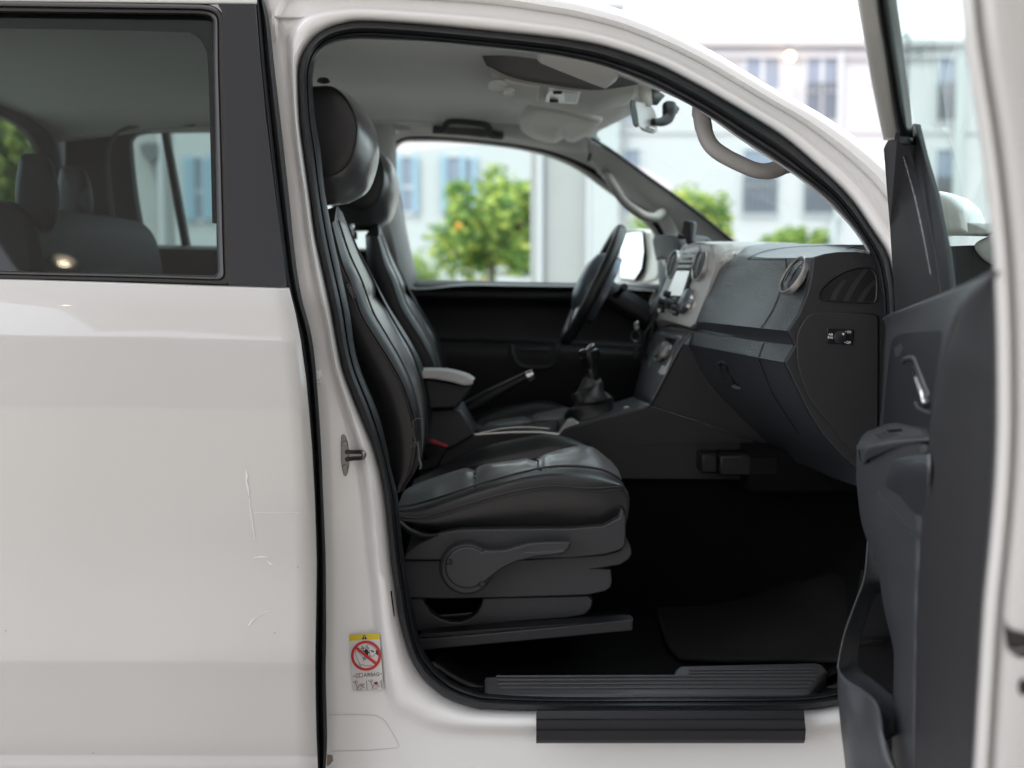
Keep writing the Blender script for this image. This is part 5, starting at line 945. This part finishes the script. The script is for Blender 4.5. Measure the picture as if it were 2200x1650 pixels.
# latch on the shut face
mb = MB(); fill(mb, [(2157,1328),(2162,1344),(2172,1353),(2205,1360),(2225,1362),(2225,1414),(2195,1414),(2178,1408),(2166,1397),(2161,1388),(2158,1360)], FD, .003); lt = mb.build('latch', M['gloss'], fdr)
mb = MB(); stroke(mb, [(2163,1392),(2180,1399),(2215,1392)], [4, 8, 6], FD, .006); mb.build('latch_claw', M['steel'], lt)
mb = MB(); fill(mb, circ(2200, 1476, 13, 19, 24), FD, .003); mb.build('latch_hole', M['gloss'], fdr)
# outside mirror, seen through the glass
mb = pillow([(1990,410),(2030,416),(2056,436),(2072,456),(2080,494),(2074,504),(2030,505),(1985,504),(1975,460)], .02, .12, .8); om = mb.build('outside_mirror', M['paint'], fdr, angle=180)
mb = MB(); mb.prism(R((2076,478,.03),(2098,484,.03),(2122,496,.03),(2122,501,.03),(2020,506,.03),(2020,501,.03)), (.16, .08, 0)); mb.build('mirror_underside', M['pillar'], om, bevel=.006)
mb = pillow([(2090,530),(2104,514),(2150,500),(2180,530),(2160,572),(2126,568),(2104,552)], .04, .08, .5); mb.build('mirror_arm', M['pillar'], om, angle=180)
mb = MB(); mb.prism(R((2020,528,.05),(2086,526,.05),(2096,540,.05),(2112,562,.05),(2150,580,.05),(2150,700,.05),(2020,700,.05)), (.2, .02, 0)); mb.build('wing_gap_cover', M['black'], TR, bevel=.01)
# driver's outside mirror
myd = lambda px, d=0: 1.90 - (px - 1336) / 44 * .08 + d
mb = MB(); mb.prism([P(x, y, myd(x, .03)) for x, y in ((1336,508),(1352,496),(1372,491),(1400,493),(1416,500),(1424,530),(1421,580),(1412,604),(1390,611),(1350,609),(1334,590))], (.05, .20, 0)); dm = mb.build('outside_mirror', M['paint'], TR, bevel=.012, seg=3)
mb = MB(); mb.prism([P(x, y, myd(x, .012)) for x, y in ((1334,500),(1360,496),(1384,496),(1389,540),(1384,582),(1368,606),(1334,602))], (.01, .03, 0)); mb.build('mirror_rim', M['black'], dm, bevel=.003)
mb = MB(); mb.poly([P(x, y, myd(x)) for x, y in ((1334,504),(1360,500),(1379,500),(1382,540),(1377,576),(1362,601),(1334,597))]); mb.build('mirror_glass', M['mirror'], dm)

# ================================================================== loose things in the cab
mb = MB()
fz = lambda x, y: .372 + (0 if x < .45 else .9 * (x - .45) ** 1.7) + .006 * math.sin(y * 17 + x * 11) * max(0, min(1, (x - .25) * 5)) + .004 * math.sin(x * 40 + y * 6)
def on_floor(px, py):
    z = .372
    for _ in range(8): p = PZ(px, py, z); z = fz(p.x, p.y)
    return PZ(px, py, z)
mrow = [[(1462,1419),(1560,1423),(1680,1422),(1790,1424),(1850,1421)], [(1440,1400),(1560,1405),(1690,1402),(1800,1400),(1862,1392)], [(1424,1365),(1550,1362),(1700,1350),(1810,1338),(1876,1320)], [(1410,1318),(1540,1302),(1690,1280),(1800,1262),(1876,1236)], [(1414,1308),(1530,1292),(1610,1280),(1640,1261),(1725,1254),(1790,1238),(1850,1205),(1876,1180)]]
mb.patch([[on_floor(*p) for p in r] for r in mrow], 24, 40); fm = mb.build('floor_mat', M['matcarpet'], None, solid=.010, offset=1.0, angle=60); tag(fm, 'black carpet floor mat lying in the passenger footwell', 'floor mat')
ph = thing('phone_holder', P(1486, 525, 1.0), 'black clamp phone holder standing on top of the dashboard', 'phone holder')
mb = MB(); mb.prism(R((1468,474,1.0),(1474,472,1.0),(1491,476,1.0),(1492,484,1.0),(1488,512,1.0),(1480,516,1.0),(1463,512,1.0)), (.012, .03, 0)); mb.build('cradle', M['black'], ph, bevel=.004)
mb = MB(); mb.prism(R((1482,476,.995),(1491,477,.995),(1489,511,.995),(1481,514,.995)), (.004, .03, 0)); mb.build('cradle_pad', M['greyplastic'], ph, bevel=.002)
mb = MB(); mb.tube(R((1478,512,1.01),(1484,520,1.01),(1488,528,1.01)), [.009,.011,.020], 12); mb.tube(R((1456,506,1.0),(1468,509,1.0)), .008, 10); mb.build('foot', M['black'], ph)
ky = thing('key_ring', P(1366, 716, 1.12), 'car keys hanging from the ignition below the steering wheel', 'keys')
mb = MB(); mb.prism(R((1363,692,1.12),(1372,690,1.12),(1374,704,1.12),(1367,712,1.12),(1362,706,1.12)), (0, .012, 0)); mb.build('key', M['chrome'], ky, bevel=.002)
mb = MB(); c = P(1366, 722, 1.12); mb.tube([c + Vector((.013 * math.cos(a), .004 * math.sin(a), .015 * math.sin(a))) for a in [2 * math.pi * i / 24 for i in range(24)]], .0018, 6, True); mb.build('ring', M['steel'], ky)
mb = MB(); mb.prism(R((1362,738,1.12),(1370,738,1.12),(1372,770,1.12),(1361,770,1.12)), (0, .008, 0)); mb.build('fob', M['greyplastic'], ky, bevel=.003)
mb = MB(); mb.tube(spline(R((1412,672,.98),(1396,700,.98),(1385,722,.98),(1386,760,.99),(1392,800,1.0)), 24), .0035, 8); cb = mb.build('charging_cable', M['black'], None); tag(cb, 'thin black charging cable hanging down from the radio', 'cable')

# ================================================================== what stands behind the truck
wall_w = mat('white_render', (.47, .455, .47), .85, vary=.05, bump=('n', 3, .2))
wall_c = mat('cream_render', (.40, .415, .42), .85, vary=.05, bump=('n', 3, .2))
shut = mat('pale_blue_shutter', (.25, .36, .44), .6, vary=.1)
frame_ = mat('white_window_frame', (.46, .47, .49), .5)
pane = mat('grey_window_glass', (.20, .225, .285), .3, vary=.15)
bar = mat('window_bars', (.12, .12, .13), .5)
bulb = mat('warm_bulb', (1, .8, .5), .4, emit=(1, .72, .40), estr=5)
def facade(name, x0, x1, Y, ztop, m, label, depth=8, cornice=True):
    t = thing(name, ((x0 + x1) / 2, Y, 0), label, 'building')
    mb = MB(); mb.box(x0, x1, Y, Y + depth, 0, ztop); mb.build('wall', m, t)
    if cornice:
        mb = MB(); mb.box(x0 - .15, x1 + .15, Y - .25, Y + depth + .1, ztop + .003, ztop + .22); mb.box(x0 - .05, x1 + .05, Y - .12, Y + .2, ztop - .35, ztop - .22); mb.build('cornice', m, t)
    return t
def window(t, pxs, Y, mull=1, bars=0, shutters=None, trans=True):
    (xa, ya), (xb, yb) = pxs; a_ = P(xa, yb, Y); b_ = P(xb, ya, Y); x0, x1, z0, z1 = a_.x, b_.x, a_.z, b_.z; fw = .09
    mb = MB()
    for X0, X1, Z0, Z1 in ((x0 - fw, x0, z0 - fw, z1 + fw), (x1, x1 + fw, z0 - fw, z1 + fw), (x0, x1, z1, z1 + fw), (x0, x1, z0 - fw, z0)): mb.box(X0, X1, Y - .07, Y + .03, Z0, Z1)
    for k in range(mull): xm = x0 + (x1 - x0) * (k + 1) / (mull + 1); mb.box(xm - .06, xm + .06, Y - .05, Y + .03, z0, z1)
    if trans: zm = z0 + (z1 - z0) * .45; mb.box(x0, x1, Y - .052, Y + .03, zm - .05, zm + .05)
    w = mb.build('window', frame_, t)
    mb = MB(); mb.box(x0, x1, Y - .02, Y + .02, z0, z1); mb.build('pane', pane, w)
    if bars:
        mb = MB(); n = bars
        for k in range(n + 1): xx = x0 + (x1 - x0) * k / n; mb.box(xx - .02, xx + .02, Y - .16, Y - .12, z0, z0 + (z1 - z0) * .55)
        mb.box(x0, x1, Y - .165, Y - .115, z0 + (z1 - z0) * .55, z0 + (z1 - z0) * .55 + .04); mb.build('balcony_bars', bar, w)
    if shutters:
        for (sx0, sx1) in shutters:
            X0, X1 = P(sx0, ya, Y).x, P(sx1, ya, Y).x; mb = MB(); mb.box(X0, X1, Y - .13, Y - .08, z0 - .05, z1 + .05)
            nz = 14
            for k in range(nz): zz = z0 + (z1 - z0) * (k + .5) / nz; mb.obox(((X0 + X1) / 2, Y - .14, zz), ((X1 - X0) / 2 - .04, 0, 0), (0, .02, .012), (0, .006, .02))
            mb.build('shutter', shut, w)
BY = 33
b1 = facade('house', -26, P(1330, 400, BY).x, BY, P(1000, 20, BY).z, wall_c, 'pale house with light blue shutters behind the orange trees')
window(b1, ((962, 338), (988, 455)), BY, 0, 0, ((946, 962), (988, 1001))); window(b1, ((996, 341), (1018, 455)), BY, 0, 0, ((1012, 1026),), True)
window(b1, ((866, 338), (886, 455)), BY, 0, 0, ((848, 864), (886, 900)))
window(b1, ((420, 340), (436, 470)), BY, 0, 0, ((396, 420), (436, 470)))
window(b1, ((730, 338), (760, 455)), BY, 0, 0, ((712, 730), (760, 778)))
window(b1, ((200, 338), (230, 455)), BY, 0, 0, ((182, 200), (230, 248)))
b2 = facade('house', P(1330, 400, BY).x + .02, 32, BY + .6, P(1700, 100, BY + .6).z, wall_w, 'white two storey house with tall barred windows and a plain cornice')
BZ = BY + .6
for x0, x1 in ((1345, 1380), (1600, 1674), (1731, 1798), (2012, 2050), (2180, 2240)):
    window(b2, ((x0, 120), (x1, 258)), BZ, 1 if x1 - x0 > 50 else 0, 5 if x1 > 1700 else 0); window(b2, ((x0 - 5, 322), (x1 - 6, 458)), BZ, 0, 7 if x1 > 1500 else 0)
for x, y0, y1 in ((1807, 112, 470), (1790, 470, 760)):
    mb = MB(); a_, b_ = P(x, y0, BZ - .12), P(x, y1, BZ - .12); mb.tube([Vector((a_.x, a_.y, a_.z)), Vector((a_.x, a_.y, b_.z))], .10, 12); mb.build('drainpipe', frame_, b2)
mb = MB(); a_ = P(2056, 300, BZ); mb.box(a_.x - .15, a_.x + .15, BZ - .2, BZ, 0, P(2056, 108, BZ).z); mb.build('corner_strip', wall_c, b2)  # upright strip in the cream render
mb = MB(); a_ = P(1690, 212, BZ); mb.box(a_.x - 6, a_.x + 9, BZ - .06, BZ, P(1690, 286, BZ).z, P(1690, 280, BZ).z); mb.build('storey_band', wall_w, b2)
lamp = thing('wall_lamp', P(1697, 104, BZ), 'small round lit lamp hanging under the cornice of the white house', 'lamp')
mb = MB(); c = P(1697, 121, BZ - .5); mb.lathe([(0, -.13), (.09, -.10), (.13, 0), (.09, .10), (0, .13)], c, (0, 0, 1), 20); mb.build('globe', bulb, lamp)
mb = MB(); mb.tube([c + Vector((0, 0, .12)), c + Vector((0, 0, .35)), c + Vector((0, .5, .35))], .02, 8); mb.build('bracket', bar, lamp)
lamp2 = lamp.copy(); COL.objects.link(lamp2); lamp2.location = lamp.location + (P(1990, 126, BZ - .5) - P(1697, 121, BZ - .5)); lamp2['label'] = 'small round lit lamp seen through the open door window'
for o in list(lamp.children): k = o.copy(); COL.objects.link(k); k.parent = lamp2
for o in (lamp, lamp2): o['group'] = 'lamps on the white house'
b3 = facade('house', -9, 18, -20, 6.0, mat('added_house_render', (.22, .20, .19), .85, vary=.08), 'unseen beige house added behind the camera to shape light on the truck')  # unseen house, added to hold low sky off the door paint and warm it
# utility pole and its wires, seen through the door glass
up_ = thing('utility_pole', (P(1946, 300, 20).x, 20, 0), 'thin utility pole with a crossarm beyond the door window', 'utility pole')
mb = MB(); x = P(1944, 300, 20).x; mb.tube([Vector((x, 20, 0)), Vector((x, 20, P(1944, 72, 20).z))], .035, 8); mb.build('post', bar, up_)
mb = MB(); mb.tube(R((1936,76,20),(1952,70,20)), .035, 6); mb.tube(R((1938,112,20),(1980,108,20)), .035, 6); mb.build('crossarm', bar, up_)
for k, pts in enumerate((((1700,100,30),(1940,97,22),(2200,90,14)), ((1700,104,30),(1942,111,22),(2200,118,14)), ((1850,200,26),(1945,134,22),(2010,105,18)))):
    mb = MB(); mb.tube(spline(R(*pts), 20), .012, 6); w = mb.build('overhead_wire', bar, None); tag(w, ('upper thin dark wire stretched across the white house', 'lower thin dark wire stretched across the white house', 'short dark wire rising to the utility pole')[k], 'wire', 'overhead wires')
# canopy over the forecourt and its posts, and an unseen awning added to shape light on the truck side
cpm = mat('canopy_white', (.36, .365, .36), .7, vary=.03)
awn = bpy.data.materials.new('added_awning_white'); awn.use_nodes = True; n, l = awn.node_tree.nodes, awn.node_tree.links
tl = n.new('ShaderNodeBsdfTranslucent'); tl.inputs[0].default_value = (.80, .82, .83, 1); mxs = n.new('ShaderNodeMixShader'); mxs.inputs[0].default_value = .08; n['Principled BSDF'].inputs['Base Color'].default_value = (.8, .8, .8, 1); n['Principled BSDF'].inputs['Roughness'].default_value = .8
l.new(n['Principled BSDF'].outputs[0], mxs.inputs[1]); l.new(tl.outputs[0], mxs.inputs[2]); l.new(mxs.outputs[0], n['Material Output'].inputs[0])
pr = thing('added_awning', (0, -3.5, 0), 'unseen translucent awning added over the camera to shape the light', 'added_awning')
mb = MB(); mb.add([(-2.5, -4.8, 3.3), (7, -4.8, 3.3), (7, .1, 3.3), (-2.5, .1, 3.3)], [(0, 1, 2, 3)]); mb.build('added_awning_sheet', awn, pr)
cp = thing('canopy', (0, 0, 0), 'white flat canopy roof carried by the white posts', 'canopy')
mb = MB(); mb.box(-9, 2.5, 4.6, 8.0, 3.7, 3.9); mb.build('canopy_roof', cpm, cp)
def post(px0, px1, Y, label, pipes):
    a_, b_ = P(px0, 400, Y), P(px1, 400, Y); t = thing('canopy_post', ((a_.x + b_.x) / 2, Y, 0), label, 'post', 'canopy posts')
    mb = MB(); mb.box(a_.x, b_.x, Y, Y + .3, 0, 3.7); mb.build('shaft', cpm, t, bevel=.008)
    for k in pipes: xx = P(k, 400, Y - .04).x; mb = MB(); mb.tube([Vector((xx, Y - .04, 0)), Vector((xx, Y - .04, 3.68))], .022, 14); mb.build('drainpipe', frame_, t)
    return t
post(1141, 1262, 5.0, 'square white canopy post between the two front windows, with pipes on its edges', (1160, 1266))
p2 = post(232, 345, 5.0, 'square white canopy post with a dark shield badge on it', (347,))
mb = MB(); mb.prism(R((299,310,4.93),(318,306,4.93),(338,308,4.93),(339,325,4.93),(336,340,4.93),(324,351,4.93),(310,340,4.93),(302,325,4.93)), (0, .03, 0)); sg = mb.build('shield_badge', bar, None, bevel=.003); tag(sg, 'dark shield shaped badge fixed high on the white post', 'badge')
# ceiling spots of the canopy
spotm = mat('lit_spot', (1, .85, .65), .4, emit=(1, .82, .58), estr=36)
for k, (x, y, lb) in enumerate(((-2.23, -3.0, 'lit round spot in the added awning, left of the camera'), (1.5, -4.1, 'lit round spot in the added awning, right of the camera'))):
    t = thing('added_awning_spot', (x, y, 3.285), lb, 'lamp', 'spots in the added awning')
    mb = MB(); mb.lathe([(0, 0), (.028, 0)], (x, y, 3.28), (0, 0, -1), 20); mb.build('bulb', spotm, t)
    mb = MB(); mb.lathe([(.062, -.01), (.085, 0), (.09, .012)], (x, y, 3.285), (0, 0, -1), 20); mb.build('ring', M['chrome'], t)
# trees
leafm = bpy.data.materials.new('leaf'); leafm.use_nodes = True; n, l = leafm.node_tree.nodes, leafm.node_tree.links; b = n['Principled BSDF']; b.inputs['Roughness'].default_value = .55
oi = n.new('ShaderNodeNewGeometry'); rp = n.new('ShaderNodeValToRGB'); rp.color_ramp.elements[0].color = (.06, .15, .045, 1); rp.color_ramp.elements[1].color = (.62, .66, .15, 1); rp.color_ramp.elements.new(.5).color = (.19, .33, .08, 1)
l.new(oi.outputs['Random Per Island'], rp.inputs[0]); tr = n.new('ShaderNodeBsdfTranslucent'); ms = n.new('ShaderNodeMixShader'); ms.inputs[0].default_value = .5
l.new(rp.outputs[0], b.inputs['Base Color']); l.new(rp.outputs[0], tr.inputs[0]); l.new(b.outputs[0], ms.inputs[1]); l.new(tr.outputs[0], ms.inputs[2]); l.new(ms.outputs[0], n['Material Output'].inputs[0])
bark = mat('bark', (.16, .12, .09), .9, vary=.2); orange = mat('orange_skin', (.75, .30, .03), .45)
def tree(cx, cy, rpx, Y, label, oranges=0, seed=1, squash=1.0, n_leaf=5200, name='orange_tree'):
    rng = random.Random(seed); c = P(cx, cy, Y); r = (P(cx + rpx, cy, Y) - c).length
    t = thing(name, (c.x, c.y, 0), label, 'tree', 'trees behind the truck')
    mb = MB(); zt = c.z - r * .3; mb.tube([Vector((c.x, c.y, 0)), Vector((c.x + .05, c.y, zt * .5)), Vector((c.x, c.y, zt))], [.10, .08, .06], 8)
    for k in range(6):
        a = k * 1.05; mb.tube([Vector((c.x, c.y, zt - .2)), Vector((c.x + math.cos(a) * r * .35, c.y + math.sin(a) * r * .35, c.z)), Vector((c.x + math.cos(a) * r * .6, c.y + math.sin(a) * r * .6, c.z + r * .35 * math.sin(k)))], [.05, .035, .015], 6)
    mb.build('trunk', bark, t)
    cl = []
    for k in range(38):
        while True:
            d = Vector((rng.uniform(-1, 1), rng.uniform(-1, 1), rng.uniform(-1, 1)))
            if .25 < d.length < 1: break
        cl.append((c + Vector((d.x * r * .82, d.y * r * .82, d.z * r * .80 * squash)), r * rng.uniform(.22, .40)))
    mb = MB()
    for k in range(n_leaf):
        cc, cr_ = rng.choice(cl); d = Vector((rng.gauss(0, 1), rng.gauss(0, 1), rng.gauss(0, 1))).normalized(); p = cc + d * cr_ * rng.uniform(.55, 1.05)
        a = Vector((rng.gauss(0, 1), rng.gauss(0, 1), rng.gauss(0, .6))).normalized(); e = a.cross(d + Vector((rng.gauss(0, .5), rng.gauss(0, .5), rng.gauss(0, .5)))).normalized(); s = r * rng.uniform(.055, .11)
        mb.add([p - a * s, p + e * s * .5, p + a * s, p - e * s * .5], [(0, 1, 2, 3)])
    mb.build('crown', leafm, t, angle=180)
    om_ = None
    for k in range(oranges):
        cc, cr_ = rng.choice(cl); p = cc + Vector((rng.uniform(-.6, .6), -1, rng.uniform(-.6, .5))).normalized() * cr_
        if om_ is None:
            m2 = MB(); m2.lathe([(0, -.055), (.04, -.04), (.055, 0), (.04, .04), (0, .055)], (0, 0, 0), (0, 0, 1), 12); o = m2.build('orange', orange, None, angle=180); om_ = o
        else: o = om_.copy(); COL.objects.link(o)
        o.parent = t; o.location = p - t.location
    return t
tree(1052, 486, 132, 20, 'leafy orange tree left of the white canopy post', 4, 3)
tree(1462, 500, 112, 21, 'bright yellow green orange tree between the steering wheel and the windscreen pillar', 2, 5)
tree(1712, 560, 85, 23, 'low yellow green tree under the barred windows', 0, 8)
tree(1890, 545, 45, 24, 'small dark tree at the right end of the dashboard top', 0, 9, n_leaf=1200)
tree(-40, 360, 190, 12, 'large dark tree seen through the tinted rear window', 0, 11, n_leaf=5000)
tree(905, 590, 55, 22, 'low shrubby tree at the corner of the far front window', 0, 12, n_leaf=1200)
